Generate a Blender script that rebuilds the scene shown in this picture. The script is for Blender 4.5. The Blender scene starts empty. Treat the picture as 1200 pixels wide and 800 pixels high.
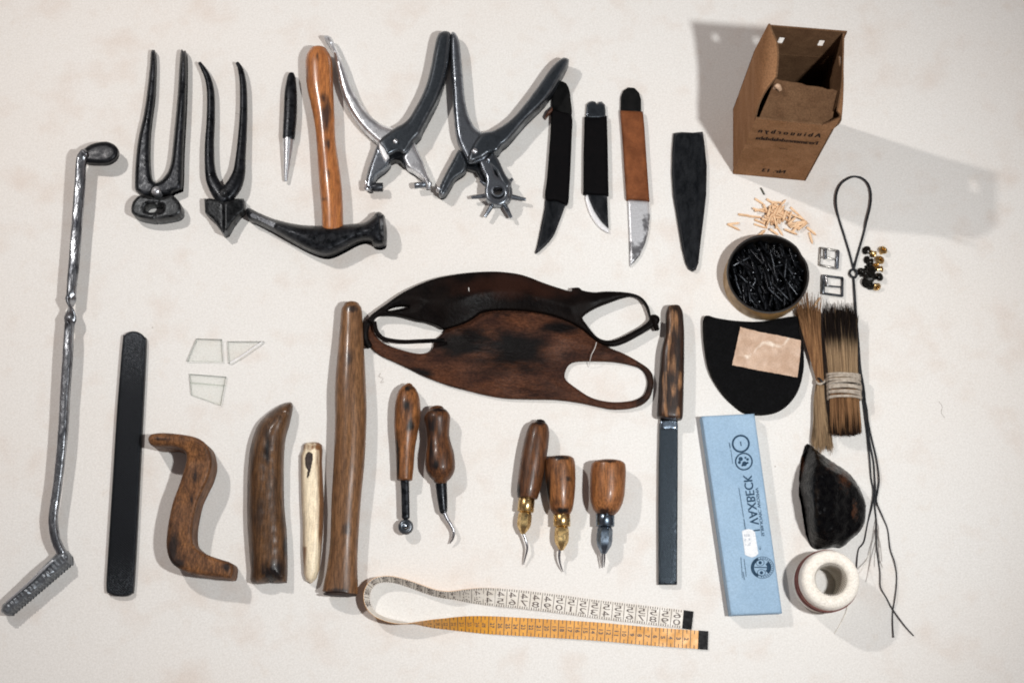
import bpy, bmesh, math, random
import numpy as np
from mathutils import Vector, Matrix
from mathutils.geometry import delaunay_2d_cdt

random.seed(7)
S = 0.00075                      # metres per layout unit (about 90 x 60 cm of table in view)
F = 1700.0
TH = math.atan(440/1700)         # the camera leans back a little from straight down
CS, SN = math.cos(TH), math.sin(TH)
CAM = (0, -F*SN, F*CS)
sc = bpy.context.scene
COL = sc.collection

def ray(px, py):
    a, b = px-600, 400-py
    return Vector((a, F*SN+b*CS, -F*CS+b*SN))
def W(px, py, z=0.0):
    d = ray(px, py); t = (CAM[2]-z)/(-d.z)
    return Vector((CAM[0]+d.x*t, CAM[1]+d.y*t, z))
def P(v):
    dx, dy, dz = v[0]-CAM[0], v[1]-CAM[1], v[2]-CAM[2]
    f = dy*SN-dz*CS; u = dy*CS+dz*SN
    return (600+F*dx/f, 400-F*u/f)
def Wp(px, py, p0, n):           # where a sight line meets an upright panel
    d = ray(px, py); c = Vector(CAM)
    t = (p0-c).dot(n)/d.dot(n)
    return c+d*t

# ------------------------------------------------------------------ materials
def M(name, c1, c2=None, c3=None, fpx=6, stretch=(1,1,1), metal=0, rough=.5, rvar=.1, bump=0, bpx=3,
      spec=.5, coat=0, contrast=(.35,.65), grain=.12, maskn=.35, bstretch=None, sheen=0, pores=0, pst=(1,.12,1), ppx=1.5, edge=None):
    m = bpy.data.materials.new(name); m.use_nodes = True
    nt = m.node_tree; N = nt.nodes; L = nt.links
    b = N['Principled BSDF']
    tc = N.new('ShaderNodeTexCoord'); mp = N.new('ShaderNodeMapping'); mp.inputs['Scale'].default_value = stretch
    L.new(tc.outputs['Object'], mp.inputs[0])
    nz = N.new('ShaderNodeTexNoise'); nz.inputs['Scale'].default_value = 1/(fpx*S); nz.inputs['Detail'].default_value = 6
    nz.inputs['Roughness'].default_value = .6
    L.new(mp.outputs[0], nz.inputs['Vector'])
    mr = N.new('ShaderNodeMapRange'); mr.inputs[1].default_value = contrast[0]; mr.inputs[2].default_value = contrast[1]
    L.new(nz.outputs['Fac'], mr.inputs[0])
    def mix(fac, a, bb):
        x = N.new('ShaderNodeMix'); x.data_type = 'RGBA'
        for i, v in ((0, fac), (6, a), (7, bb)):
            if hasattr(v, 'links'): L.new(v, x.inputs[i])
            elif i == 0: x.inputs[0].default_value = v
            else: x.inputs[i].default_value = (*v, 1)
        return x.outputs[2]
    c2 = c2 or tuple(v*.8 for v in c1)
    col = mix(mr.outputs[0], c1, c2)
    if c3:
        at = N.new('ShaderNodeAttribute'); at.attribute_name = 'mask'
        n2 = N.new('ShaderNodeTexNoise'); n2.inputs['Scale'].default_value = 1/(fpx*.8*S); n2.inputs['Detail'].default_value = 5
        L.new(mp.outputs[0], n2.inputs['Vector'])
        ma = N.new('ShaderNodeMath'); ma.operation = 'SUBTRACT'; L.new(n2.outputs['Fac'], ma.inputs[0]); ma.inputs[1].default_value = .5
        mm = N.new('ShaderNodeMath'); mm.operation = 'MULTIPLY_ADD'; L.new(ma.outputs[0], mm.inputs[0]); mm.inputs[1].default_value = maskn*6
        L.new(at.outputs['Fac'], mm.inputs[2])
        sm = N.new('ShaderNodeMapRange'); sm.interpolation_type = 'SMOOTHSTEP'; sm.inputs[1].default_value = .1; sm.inputs[2].default_value = 1.0
        L.new(mm.outputs[0], sm.inputs[0])
        gate = N.new('ShaderNodeMapRange'); gate.inputs[1].default_value = 0; gate.inputs[2].default_value = .25
        L.new(at.outputs['Fac'], gate.inputs[0])
        m3 = N.new('ShaderNodeMath'); m3.operation = 'MULTIPLY'; L.new(sm.outputs[0], m3.inputs[0]); L.new(gate.outputs[0], m3.inputs[1])
        col = mix(m3.outputs[0], col, c3)
    if edge:                                 # metal worn bare along its edges
        ge = N.new('ShaderNodeNewGeometry'); em = N.new('ShaderNodeMapRange'); em.inputs[1].default_value = .515; em.inputs[2].default_value = .6
        L.new(ge.outputs['Pointiness'], em.inputs[0])
        en = N.new('ShaderNodeMath'); en.operation = 'MULTIPLY'; L.new(em.outputs[0], en.inputs[0]); L.new(mr.outputs[0], en.inputs[1])
        col = mix(en.outputs[0], col, edge)
    if pores:
        pm = N.new('ShaderNodeMapping'); pm.inputs['Scale'].default_value = pst; L.new(tc.outputs['Object'], pm.inputs[0])
        pn = N.new('ShaderNodeTexNoise'); pn.inputs['Scale'].default_value = 1/(ppx*S); pn.inputs['Detail'].default_value = 4; L.new(pm.outputs[0], pn.inputs['Vector'])
        pr_ = N.new('ShaderNodeMapRange'); pr_.inputs[1].default_value = .4; pr_.inputs[2].default_value = .62; pr_.inputs[3].default_value = 1+.25*pores; pr_.inputs[4].default_value = 1-pores
        L.new(pn.outputs['Fac'], pr_.inputs[0])
        pv = N.new('ShaderNodeVectorMath'); pv.operation = 'SCALE'; L.new(col, pv.inputs[0]); L.new(pr_.outputs[0], pv.inputs['Scale']); col = pv.outputs[0]
    if grain:
        g = N.new('ShaderNodeTexNoise'); g.inputs['Scale'].default_value = 1/(1.6*S); g.inputs['Detail'].default_value = 2
        L.new(tc.outputs['Object'], g.inputs['Vector'])
        gr = N.new('ShaderNodeMapRange'); gr.inputs[1].default_value = .3; gr.inputs[2].default_value = .7
        gr.inputs[3].default_value = 1-grain; gr.inputs[4].default_value = 1+grain
        L.new(g.outputs['Fac'], gr.inputs[0])
        vm = N.new('ShaderNodeVectorMath'); vm.operation = 'SCALE'; L.new(col, vm.inputs[0]); L.new(gr.outputs[0], vm.inputs['Scale'])
        col = vm.outputs[0]
    L.new(col, b.inputs['Base Color'])
    b.inputs['Metallic'].default_value = metal
    b.inputs['Specular IOR Level'].default_value = spec
    b.inputs['Coat Weight'].default_value = coat; b.inputs['Coat Roughness'].default_value = .15
    if sheen: b.inputs['Sheen Weight'].default_value = sheen
    rr = N.new('ShaderNodeMapRange'); rr.inputs[3].default_value = max(0, rough-rvar); rr.inputs[4].default_value = min(1, rough+rvar)
    L.new(nz.outputs['Fac'], rr.inputs[0]); rr.inputs[1].default_value = .35; rr.inputs[2].default_value = .65
    L.new(rr.outputs[0], b.inputs['Roughness'])
    if bump:
        bn = N.new('ShaderNodeTexNoise'); bn.inputs['Scale'].default_value = 1/(bpx*S); bn.inputs['Detail'].default_value = 4
        mb = N.new('ShaderNodeMapping'); mb.inputs['Scale'].default_value = bstretch or stretch
        L.new(tc.outputs['Object'], mb.inputs[0]); L.new(mb.outputs[0], bn.inputs['Vector'])
        bb = N.new('ShaderNodeBump'); bb.inputs['Strength'].default_value = 1; bb.inputs['Distance'].default_value = bump*S
        L.new(bn.outputs['Fac'], bb.inputs['Height']); L.new(bb.outputs[0], b.inputs['Normal'])
    return m

GY = (1, .1, 1)                  # grain that runs along a handle
mat = dict(
 black_iron = M('black_iron', (.0045,.0055,.007), (.0095,.011,.014), fpx=8, metal=.5, rough=.33, rvar=.12, bump=.2, bpx=3, spec=.22, grain=.3, edge=(.07,.075,.085)),
 jaw_iron = M('jaw_iron', (.009,.01,.011), (.024,.026,.028), fpx=6, metal=.7, rough=.38, rvar=.12, bump=.25, bpx=3, grain=.3, spec=.25, edge=(.2,.21,.22)),
 steel = M('bright_steel', (.9,.92,.95), (.42,.44,.47), fpx=22, metal=.9, rough=.3, bump=.1, bpx=3),
 dull_steel = M('dull_steel', (.27,.3,.335), (.09,.1,.118), fpx=16, metal=.9, rough=.3, bump=.1, bpx=3),
 dark_steel = M('dark_steel', (.08,.094,.11), (.025,.03,.036), fpx=14, metal=.8, rough=.33, rvar=.12, bump=.12, bpx=3, spec=.3, edge=(.4,.42,.45)),
 forged = M('forged_iron', (.42,.44,.47), (.045,.048,.056), fpx=9, stretch=(1,.35,1), metal=1, rough=.3, bump=1.7, bpx=9),
 forged_dark = M('forged_dark', (.005,.0055,.007), (.012,.013,.016), fpx=6, metal=.4, rough=.38, bump=.3, bpx=5, spec=.25),
 rasp_scale = M('rasp_iron', (.2,.22,.24), (.12,.13,.145), fpx=8, metal=.75, rough=.4),
 knife_steel = M('knife_steel', (.78,.79,.82), (.5,.51,.53), (.16,.16,.17), fpx=12, metal=.55, rough=.38, bump=.3, bpx=4, maskn=.6),
 knife_dark = M('knife_dark', (.005,.006,.0075), (.011,.0125,.015), fpx=7, stretch=(1,.4,1), metal=.1, rough=.45, rvar=.15, spec=.12, edge=(.1,.1,.11), grain=.35),
 edge_steel = M('edge_steel', (.88,.88,.89), (.75,.75,.77), fpx=6, metal=.25, rough=.4),
 grip_black = M('grip_black', (.002,.002,.0025), (.004,.0035,.004), fpx=10, rough=.7, spec=.05, bump=.15),
 grip_brown = M('grip_brown', (.21,.07,.025), (.13,.042,.015), fpx=14, rough=.65, spec=.15, bump=.3),
 tang_black = M('tang_black', (.0025,.003,.003), (.006,.006,.006), fpx=8, rough=.55, spec=.1),
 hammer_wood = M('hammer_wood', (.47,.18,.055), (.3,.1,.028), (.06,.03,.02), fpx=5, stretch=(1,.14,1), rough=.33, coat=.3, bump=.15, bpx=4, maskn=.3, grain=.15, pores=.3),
 long_wood = M('long_wood', (.215,.108,.048), (.135,.063,.027), (.03,.017,.012), fpx=7, stretch=(1,.12,1), rough=.38, coat=.15, bump=.2, bpx=3, maskn=.3, grain=.15, spec=.35, pores=.45),
 end_wood = M('end_wood', (.035,.02,.014), (.02,.012,.01), fpx=4, rough=.7),
 stool_wood = M('worn_wood', (.215,.094,.036), (.085,.037,.017), (.018,.01,.008), fpx=9, stretch=(1,.4,1), rough=.55, bump=.6, bpx=3, maskn=.3, grain=.2, spec=.25, pores=.45, pst=(1,.25,1)),
 horn = M('horn', (.135,.066,.028), (.05,.025,.013), (.008,.005,.005), fpx=9, stretch=(1,.2,1), rough=.42, coat=.1, bump=.45, bpx=2.5, bstretch=(1,.3,1), maskn=.3, grain=.2, spec=.3, pores=.45, ppx=2),
 bone = M('bone', (.86,.74,.54), (.62,.42,.22), (.2,.09,.035), fpx=5, stretch=(1,.06,1), rough=.5, bump=.3, bpx=4, contrast=(.5,.8), maskn=.35, pores=.2),
 awl_wood = M('awl_wood', (.27,.108,.036), (.12,.045,.016), (.008,.006,.005), fpx=6, stretch=(1,.18,1), rough=.42, coat=.1, bump=.25, maskn=.3, grain=.2, spec=.3, pores=.45),
 awl_wood_dark = M('awl_wood_dark', (.14,.055,.021), (.055,.022,.01), (.008,.005,.005), fpx=6, stretch=(1,.18,1), rough=.4, coat=.12, bump=.2, maskn=.3, grain=.2, spec=.3, pores=.45),
 awl_wood_light = M('awl_wood_light', (.31,.125,.042), (.19,.07,.025), (.025,.011,.007), fpx=6, stretch=(1,.18,1), rough=.42, coat=.08, bump=.25, maskn=.3, grain=.2, spec=.3, pores=.4),
 file_wood = M('file_wood', (.045,.021,.012), (.014,.008,.006), (.26,.13,.06), fpx=5, stretch=(1,.12,1), rough=.45, coat=.05, bump=.3, maskn=.65, spec=.3, grain=.2, pores=.45),
 brass = M('brass', (.8,.58,.28), (.35,.22,.08), fpx=4, metal=1, rough=.28),
 blue_steel = M('blued_steel', (.22,.27,.33), (.08,.1,.13), fpx=6, metal=1, rough=.26),
 needle = M('needle_steel', (.5,.5,.52), (.3,.3,.32), fpx=6, metal=1, rough=.25),
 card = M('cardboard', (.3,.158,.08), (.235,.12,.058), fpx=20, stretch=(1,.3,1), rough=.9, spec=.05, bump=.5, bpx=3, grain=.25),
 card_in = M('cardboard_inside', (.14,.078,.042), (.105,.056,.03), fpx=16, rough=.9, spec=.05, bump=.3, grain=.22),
 ink = M('print_ink', (.02,.014,.012), (.035,.022,.018), fpx=4, rough=.8, spec=.05),
 peg = M('peg_wood', (.8,.58,.38), (.6,.36,.2), fpx=5, rough=.7, spec=.1),
 tin_gold = M('tin_gold', (.42,.26,.1), (.26,.155,.06), (.012,.01,.009), fpx=9, metal=.1, rough=.5, maskn=.2),
 tin_dark = M('tin_dark', (.006,.005,.005), (.014,.011,.009), fpx=7, metal=.2, rough=.5, spec=.2),
 nail = M('blued_nail', (.004,.0045,.0055), (.014,.016,.02), fpx=5, metal=.7, rough=.26, spec=.4),
 buckle = M('buckle_metal', (.42,.4,.37), (.16,.15,.14), fpx=5, metal=.9, rough=.3),
 cord = M('waxed_cord', (.006,.007,.009), (.02,.023,.028), fpx=5, rough=.5, bump=.4, bpx=2, spec=.25),
 fibre = M('fibre', (.35,.31,.28), (.22,.2,.18), fpx=4, rough=.7),
 black_rivet = M('black_rivet', (.003,.003,.0025), (.012,.01,.008), fpx=3, metal=.4, rough=.3, spec=.3),
 heel = M('heel_leather', (.0022,.0022,.0025), (.005,.005,.0055), fpx=9, rough=.8, spec=.05, bump=.3, grain=.4, edge=(.03,.025,.02)),
 scrap = M('scrap_leather', (.55,.39,.285), (.44,.295,.205), (.78,.67,.56), fpx=14, rough=.6, bump=.8, bpx=6),
 bristle = M('bristle', (.42,.29,.17), (.2,.13,.075), (.009,.006,.005), fpx=2.5, stretch=(1,.05,1), rough=.65, maskn=.2, spec=.1),
 bristle_red = M('bristle_red', (.33,.18,.085), (.14,.068,.033), (.013,.008,.006), fpx=2.5, stretch=(1,.05,1), rough=.65, maskn=.2, spec=.1),
 string = M('string', (.48,.42,.35), (.3,.25,.2), fpx=4, rough=.85, bump=.5, bpx=2),
 blue_card = M('blue_card', (.3,.43,.565), (.27,.395,.53), fpx=50, rough=.6, spec=.15, bump=.25, bpx=8, grain=.1),
 blue_ink = M('blue_ink', (.02,.045,.08), (.035,.07,.115), fpx=3, rough=.8, spec=.05),
 label_white = M('label_white', (.72,.74,.76), (.66,.68,.7), fpx=10, rough=.6),
 label_ink = M('label_ink', (.3,.33,.4), (.4,.42,.48), fpx=3, rough=.7),
 wax = M('black_wax', (.0012,.0012,.0017), (.003,.003,.0035), (.045,.018,.009), fpx=8, rough=.3, rvar=.16, bump=.9, bpx=2.6, maskn=.5, spec=.05, grain=.4, edge=(.02,.014,.01)),
 thread = M('thread', (.85,.81,.74), (.76,.71,.63), fpx=4, rough=.85, bump=.6, bpx=1.5, sheen=.2),
 thread_red = M('thread_red', (.2,.055,.04), (.12,.035,.028), fpx=4, rough=.7),
 core = M('spool_core', (.5,.44,.36), (.3,.26,.2), fpx=5, rough=.85),
 tape_white = M('tape_white', (.72,.68,.62), (.62,.57,.5), fpx=14, rough=.5, grain=.08),
 tape_orange = M('tape_orange', (.74,.34,.035), (.6,.26,.025), fpx=14, rough=.45, coat=.12, grain=.1),
 tape_ink = M('tape_ink', (.07,.05,.045), (.13,.1,.085), fpx=4, rough=.6),
 tab_black = M('tab_black', (.002,.002,.0025), (.004,.004,.005), fpx=5, rough=.5, spec=.1),
 leather_black = M('leather_black', (.0025,.002,.002), (.006,.004,.0035), (.022,.009,.006), fpx=28, rough=.46, rvar=.1, bump=.5, bpx=4, spec=.05, maskn=.2),
 leather_brown = M('leather_brown', (.098,.037,.018), (.03,.012,.008), (.004,.003,.003), fpx=16, stretch=(.45,1,1), rough=.55, bump=1.1, bpx=3, spec=.1, contrast=(.32,.66), maskn=.22, grain=.25, pores=.3, pst=(.5,1,1), ppx=2, edge=(.16,.08,.045)),
 fluff = M('fluff', (.75,.73,.7), (.6,.58,.55), fpx=4, rough=.8),
)
# the flat file: fine cross-cut teeth
def file_mat(name, c1, c2, sc_px):
    m = M(name, c1, c2, (.05,.057,.065), fpx=1.3, maskn=.7, metal=.6, rough=.36, spec=.25)
    nt = m.node_tree; N = nt.nodes; L = nt.links; b = N['Principled BSDF']
    tc = N.new('ShaderNodeTexCoord'); acc = None
    for ang in (58, -50):
        mp = N.new('ShaderNodeMapping'); mp.inputs['Rotation'].default_value = (0,0,math.radians(ang))
        L.new(tc.outputs['Object'], mp.inputs[0])
        w = N.new('ShaderNodeTexWave'); w.inputs['Scale'].default_value = 1/(sc_px*S*3.2); w.inputs['Distortion'].default_value = .3
        L.new(mp.outputs[0], w.inputs['Vector'])
        if acc is None: acc = w.outputs['Fac']
        else:
            a = N.new('ShaderNodeMath'); a.operation = 'MULTIPLY'; L.new(acc, a.inputs[0]); L.new(w.outputs['Fac'], a.inputs[1]); acc = a.outputs[0]
    bp = N.new('ShaderNodeBump'); bp.inputs['Strength'].default_value = 1; bp.inputs['Distance'].default_value = .22*S
    L.new(acc, bp.inputs['Height']); L.new(bp.outputs[0], b.inputs['Normal'])
    return m
mat['rasp'] = file_mat('cross_cut_file', (.004,.005,.007), (.009,.011,.014), 2.0)
mat['file'] = file_mat('fine_cut_file', (.035,.046,.058), (.018,.025,.032), 1.6)

def glass_mat(name, tint, gl):
    m = bpy.data.materials.new(name); m.use_nodes = True; nt = m.node_tree; N = nt.nodes; L = nt.links
    N.remove(N['Principled BSDF']); out = N['Material Output']
    t = N.new('ShaderNodeBsdfTransparent'); t.inputs[0].default_value = (*tint, 1)
    g = N.new('ShaderNodeBsdfGlossy'); g.inputs['Roughness'].default_value = .08
    fr = N.new('ShaderNodeFresnel'); fr.inputs[0].default_value = 1.5
    ad = N.new('ShaderNodeMath'); ad.inputs[1].default_value = gl; L.new(fr.outputs[0], ad.inputs[0])
    nz = N.new('ShaderNodeTexNoise'); nz.inputs['Scale'].default_value = 1/(30*S)
    mx = N.new('ShaderNodeMixShader'); L.new(ad.outputs[0], mx.inputs[0]); L.new(t.outputs[0], mx.inputs[1]); L.new(g.outputs[0], mx.inputs[2])
    L.new(mx.outputs[0], out.inputs[0]); return m
mat['glass'] = glass_mat('glass', (.994,.996,.992), -.015)
mat['glass_edge'] = glass_mat('glass_edge', (.86,.89,.86), .05)

# ------------------------------------------------------------------ objects
def tag(o, label=None, cat=None, group=None, kind=None):
    if label: o['label'] = label
    if cat: o['category'] = cat
    if group: o['group'] = group
    if kind: o['kind'] = kind
    return o
def thing(name, px, py, label, cat, group=None):
    o = bpy.data.objects.new(name, None); COL.objects.link(o)
    o.location = W(px, py, 0)*S; o.empty_display_size = .01
    return tag(o, label, cat, group)
def build(name, V, Fc, m, parent=None, mask=None, base=None, sharp=38, m2=None, f2=None):
    base = base if base is not None else (parent_origin(parent) if parent else None)
    if base is None:
        A = np.array([tuple(v) for v in V]); base = Vector((A[:,0].mean(), A[:,1].mean(), A[:,2].min()))
    me = bpy.data.meshes.new(name)
    me.from_pydata([tuple((Vector(v)-base)*S) for v in V], [], Fc)
    me.materials.append(m)
    if m2 is not None:
        me.materials.append(m2)
        for i in f2: me.polygons[i].material_index = 1
    if mask is not None:
        at = me.attributes.new('mask', 'FLOAT', 'POINT')
        at.data.foreach_set('value', [float(x) for x in mask])
    bm = bmesh.new(); bm.from_mesh(me); bmesh.ops.recalc_face_normals(bm, faces=bm.faces); bm.to_mesh(me); bm.free()
    me.shade_smooth(); me.set_sharp_from_angle(angle=math.radians(sharp))
    me.update()
    o = bpy.data.objects.new(name, me); COL.objects.link(o)
    if parent: o.parent = parent
    else: o.location = base*S
    return o
def parent_origin(p):
    v = Vector((0,0,0))
    while p: v += Vector(p.location)/S; p = p.parent
    return v

def cr(P, n=6, closed=False):
    """Catmull-Rom through points of any dimension"""
    P = [np.array(p, float) for p in P]; N = len(P); out = []
    R = range(N) if closed else range(N-1)
    for i in R:
        if closed: a,b,c,d = P[i-1],P[i],P[(i+1)%N],P[(i+2)%N]
        else: a,b,c,d = P[max(i-1,0)],P[i],P[i+1],P[min(i+2,N-1)]
        for k in range(n):
            t = k/n
            out.append(.5*((2*b)+(-a+c)*t+(2*a-5*b+4*c-d)*t*t+(-a+3*b-3*c+d)*t**3))
    if not closed: out.append(P[-1])
    return out
def resample(P, s):
    P = [np.array(p, float) for p in P]; out = []
    for i in range(len(P)):
        a, b = P[i], P[(i+1)%len(P)]; L = np.linalg.norm(b-a); k = max(1, int(round(L/s)))
        for j in range(k): out.append(a+(b-a)*j/k)
    return out
def zm(pts, sx, ox, oy):          # points measured on an enlargement
    return [(ox+x/sx, oy+y/sx) for x, y in pts]
def segdist(Q, loops):
    D = np.full(len(Q), 1e9)
    for Lp in loops:
        A = np.array(Lp); B = np.roll(A, -1, 0); AB = B-A; l2 = (AB**2).sum(1)+1e-9
        for i in range(0, len(Q), 2000):
            q = Q[i:i+2000]
            t = np.clip(((q[:,None]-A[None])*AB[None]).sum(2)/l2, 0, 1)
            d = np.linalg.norm(q[:,None]-(A[None]+t[...,None]*AB[None]), axis=2).min(1)
            D[i:i+2000] = np.minimum(D[i:i+2000], d)
    return D
def inside(Q, loop):
    A = np.array(loop); B = np.roll(A, -1, 0); x, y = Q[:,0][:,None], Q[:,1][:,None]
    c = ((A[:,1] > y) != (B[:,1] > y)) & (x < (B[:,0]-A[:,0])*(y-A[:,1])/(B[:,1]-A[:,1]+1e-12)+A[:,0])
    return c.sum(1) % 2 == 1
def nsm(x, y, f, seed=0):         # cheap smooth noise in layout units
    return (math.sin(x/f*1.7+seed*1.3+math.sin(y/f*1.1+seed))+math.sin(y/f*1.9-seed*2.1+math.sin(x/f*1.3+seed*.7)))*.5

def relief(name, outline, m, parent=None, z0=0, zb=2, zt=10, r=4, holes=(), s=4, zfun=None, thick=None,
           smooth=0, mask=None, wob=0, m2=None, side2=False, sharp=38):
    """a solid whose outline is drawn in the photo; z0 floor, zb where the edge rounding starts, zt top"""
    def prep(o):
        o = cr(o, 5, True) if smooth else o
        o = resample(o, min(s, 3.5) if smooth else s)
        if wob: o = [p+np.array([random.uniform(-wob,wob), random.uniform(-wob,wob)]) for p in o]
        return o
    loops = [prep(outline)]+[prep(h) for h in holes]
    O = np.array(loops[0])
    ar = .5*np.sum(O[:,0]*np.roll(O[:,1],-1)-np.roll(O[:,0],-1)*O[:,1])
    if ar < 0: loops[0] = loops[0][::-1]
    for i in range(1, len(loops)):
        H = np.array(loops[i]); ar = .5*np.sum(H[:,0]*np.roll(H[:,1],-1)-np.roll(H[:,0],-1)*H[:,1])
        if ar > 0: loops[i] = loops[i][::-1]
    pts = []; edges = []
    for Lp in loops:
        b = len(pts); pts += [tuple(p) for p in Lp]; edges += [(b+i, b+(i+1)%len(Lp)) for i in range(len(Lp))]
    nb = len(pts)
    cand = []; need = []
    for k in ([.1, .35, .7, 1.0] if r > 0 else []):
        for Lp in loops:
            A = np.array(Lp); T = np.roll(A,-1,0)-np.roll(A,1,0); T /= (np.linalg.norm(T,axis=1)[:,None]+1e-9)
            Nn = np.stack([-T[:,1], T[:,0]], 1)
            C = A+Nn*k*r
            cand += list(C); need += [k*r*.85]*len(C)
    mn = O.min(0); mx = O.max(0)
    y = mn[1]+s/2; row = 0
    while y < mx[1]:
        x = mn[0]+(s/2 if row % 2 else s)
        while x < mx[0]:
            cand.append((x+random.uniform(-.1,.1)*s, y+random.uniform(-.1,.1)*s)); need.append(max(r*1.15, s*.5)); x += s
        y += s*.87; row += 1
    cand = np.array(cand); need = np.array(need)
    ok = inside(cand, loops[0])
    for Lp in loops[1:]: ok &= ~inside(cand, Lp)
    D = segdist(cand, loops); ok &= D >= need
    pts += [tuple(p) for p in cand[ok]]
    v2, e2, f2, ov, oe, of = delaunay_2d_cdt([Vector(p) for p in pts], edges, [], 0, 1e-5, True)
    Q = np.array([tuple(v) for v in v2])
    C = np.array([Q[list(f)].mean(0) for f in f2])
    ok = inside(C, loops[0])
    for Lp in loops[1:]: ok &= ~inside(C, Lp)
    f2 = [list(f) for f, k in zip(f2, ok) if k]
    D = segdist(Q, loops)
    V = []
    top = []
    for (x, y), d in zip(Q, D):
        t = min(1, d/r) if r > 0 else 1
        e = math.sqrt(max(0, 1-(1-t)**2))
        z = zfun(x, y, d, e) if zfun else zb+(zt-zb)*e
        top.append(W(x, y, z))
    n = len(top)
    V = list(top)
    for p in top:
        V.append(Vector((p.x, p.y, p.z-thick)) if thick else Vector((p.x, p.y, min(z0, p.z-.2))))
    cnt = {}
    for f in f2:
        for a, b in zip(f, f[1:]+f[:1]): cnt[(a,b)] = 1
    Fc = [list(f) for f in f2]+[[i+n for i in reversed(f)] for f in f2]
    nf = len(Fc)
    for (a, b) in cnt:
        if (b, a) not in cnt: Fc.append([b, a, a+n, b+n])
    mk = None
    if mask: mk = [mask(x, y) for x, y in Q]*2
    return build(name, V, Fc, m, parent, mk, m2=m2 if side2 else None, f2=range(nf, len(Fc)), sharp=sharp)

def tube(name, st, m, parent=None, seg=20, n=6, mask=None, exp=2.0, sub=True, world=False, bm_only=False, flat_end=(False, False)):
    """st: (px, py, z, rx[, rz[, rot]]) stations; superellipse section, closed with rounded ends"""
    st = [tuple(q)+((q[3],) if len(q) == 4 else ())+((0,) if len(q) < 6 else ()) for q in st]
    Q = cr(st, n) if sub else [np.array(q, float) for q in st]
    C = [Vector(q[:3]) if world else W(q[0], q[1], q[2]) for q in Q]
    V = []; Fc = []; mk = []
    rings = []
    def T(i):
        a = C[max(0,i-1)]; b = C[min(len(C)-1,i+1)]; t = (b-a); return t.normalized() if t.length > 1e-6 else Vector((0,1,0))
    seq = []
    t0 = T(0); t1 = T(len(C)-1); r0 = min(Q[0][3], Q[0][4]); r1 = min(Q[-1][3], Q[-1][4])
    for k in ((.0,.38,.7,.92) if not flat_end[0] else (.75,.97)):
        seq.append((C[0]-t0*r0*(math.sqrt(1-k*k)*(.55 if not flat_end[0] else .12)), t0, Q[0], max(k,.02)))
    for i in range(len(C)): seq.append((C[i], T(i), Q[i], 1))
    for k in ((.92,.7,.38,.0) if not flat_end[1] else (.97,.75)):
        seq.append((C[-1]+t1*r1*(math.sqrt(1-k*k)*(.55 if not flat_end[1] else .12)), t1, Q[-1], max(k,.02)))
    for c, t, q, k in seq:
        up = Vector((0,0,1)) if abs(t.z) < .9 else Vector((0,1,0))
        sd = t.cross(up).normalized(); u = sd.cross(t).normalized(); ro = q[5]
        for j in range(seg):
            a = 2*math.pi*j/seg; ca, sa = math.cos(a), math.sin(a)
            x = math.copysign(abs(ca)**(2/exp), ca)*q[3]*k; z = math.copysign(abs(sa)**(2/exp), sa)*q[4]*k
            x, z = x*math.cos(ro)-z*math.sin(ro), x*math.sin(ro)+z*math.cos(ro)
            V.append(c+sd*x+u*z)
            if mask: mk.append(mask(*P(V[-1])))
    R = len(seq)
    for i in range(R-1):
        for j in range(seg):
            Fc.append([i*seg+j, i*seg+(j+1)%seg, (i+1)*seg+(j+1)%seg, (i+1)*seg+j])
    Fc.append(list(range(seg))); Fc.append([ (R-1)*seg+j for j in reversed(range(seg))])
    if bm_only: return V, Fc, mk
    return build(name, V, Fc, m, parent, mk or None, sharp=50)
def merge(lst):
    V = []; Fc = []; K = []
    for v, f, *k in lst:
        b = len(V); V += v; Fc += [[i+b for i in x] for x in f]
        if k and k[0]: K += k[0]
    return V, Fc, (K if len(K) == len(V) else None)
def handle(name, st, m, parent, zc=None, **kw):
    """turned handle lying on the table: stations (px, py, r[, z])"""
    rm = max(q[2] for q in st)
    return tube(name, [(q[0], q[1], q[3] if len(q) > 3 else (zc if zc is not None else rm*.96), q[2]) for q in st], m, parent, **kw)
def blob(mx, my, r, w=1.0):
    return lambda x, y: w*max(0, 1-math.hypot((x-mx), (y-my))/r)
def blobs(*bs):
    def f(x, y):
        v = 0
        for b in bs:
            mx, my, rx, ry = b[:4]
            v = max(v, (1-math.hypot((x-mx)/rx, (y-my)/ry)))
        return max(0, v)*1.3
    return f
def lathe(prof, c, seg=40, ax=None):
    """prof: (r, h) closed profile turned about c (world) along ax"""
    ax = (ax or Vector((0,0,1))).normalized(); e1 = ax.orthogonal().normalized(); e2 = ax.cross(e1)
    V = []; Fc = []; n = len(prof)
    for j in range(seg):
        a = 2*math.pi*j/seg; d = e1*math.cos(a)+e2*math.sin(a)
        for r, h in prof: V.append(c+d*r+ax*h)
    for j in range(seg):
        for i in range(n-1):
            Fc.append([j*n+i, ((j+1)%seg)*n+i, ((j+1)%seg)*n+i+1, j*n+i+1])
    return V, Fc
_tc = {}
def text_geo(s):
    if s in _tc: return _tc[s]
    cu = bpy.data.curves.new('t', 'FONT'); cu.body = s; cu.resolution_u = 3
    o = bpy.data.objects.new('t', cu); COL.objects.link(o)
    dg = bpy.context.evaluated_depsgraph_get(); dg.update()
    me = bpy.data.meshes.new_from_object(o.evaluated_get(dg))
    V = [(v.co.x, v.co.y) for v in me.vertices]; Fc = [list(p.vertices) for p in me.polygons]
    bpy.data.objects.remove(o); bpy.data.curves.remove(cu); bpy.data.meshes.remove(me)
    x0 = min(v[0] for v in V); x1 = max(v[0] for v in V)
    V = [((x-x0)/(x1-x0), y/.7) for x, y in V]
    _tc[s] = (V, Fc); return _tc[s]
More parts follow.
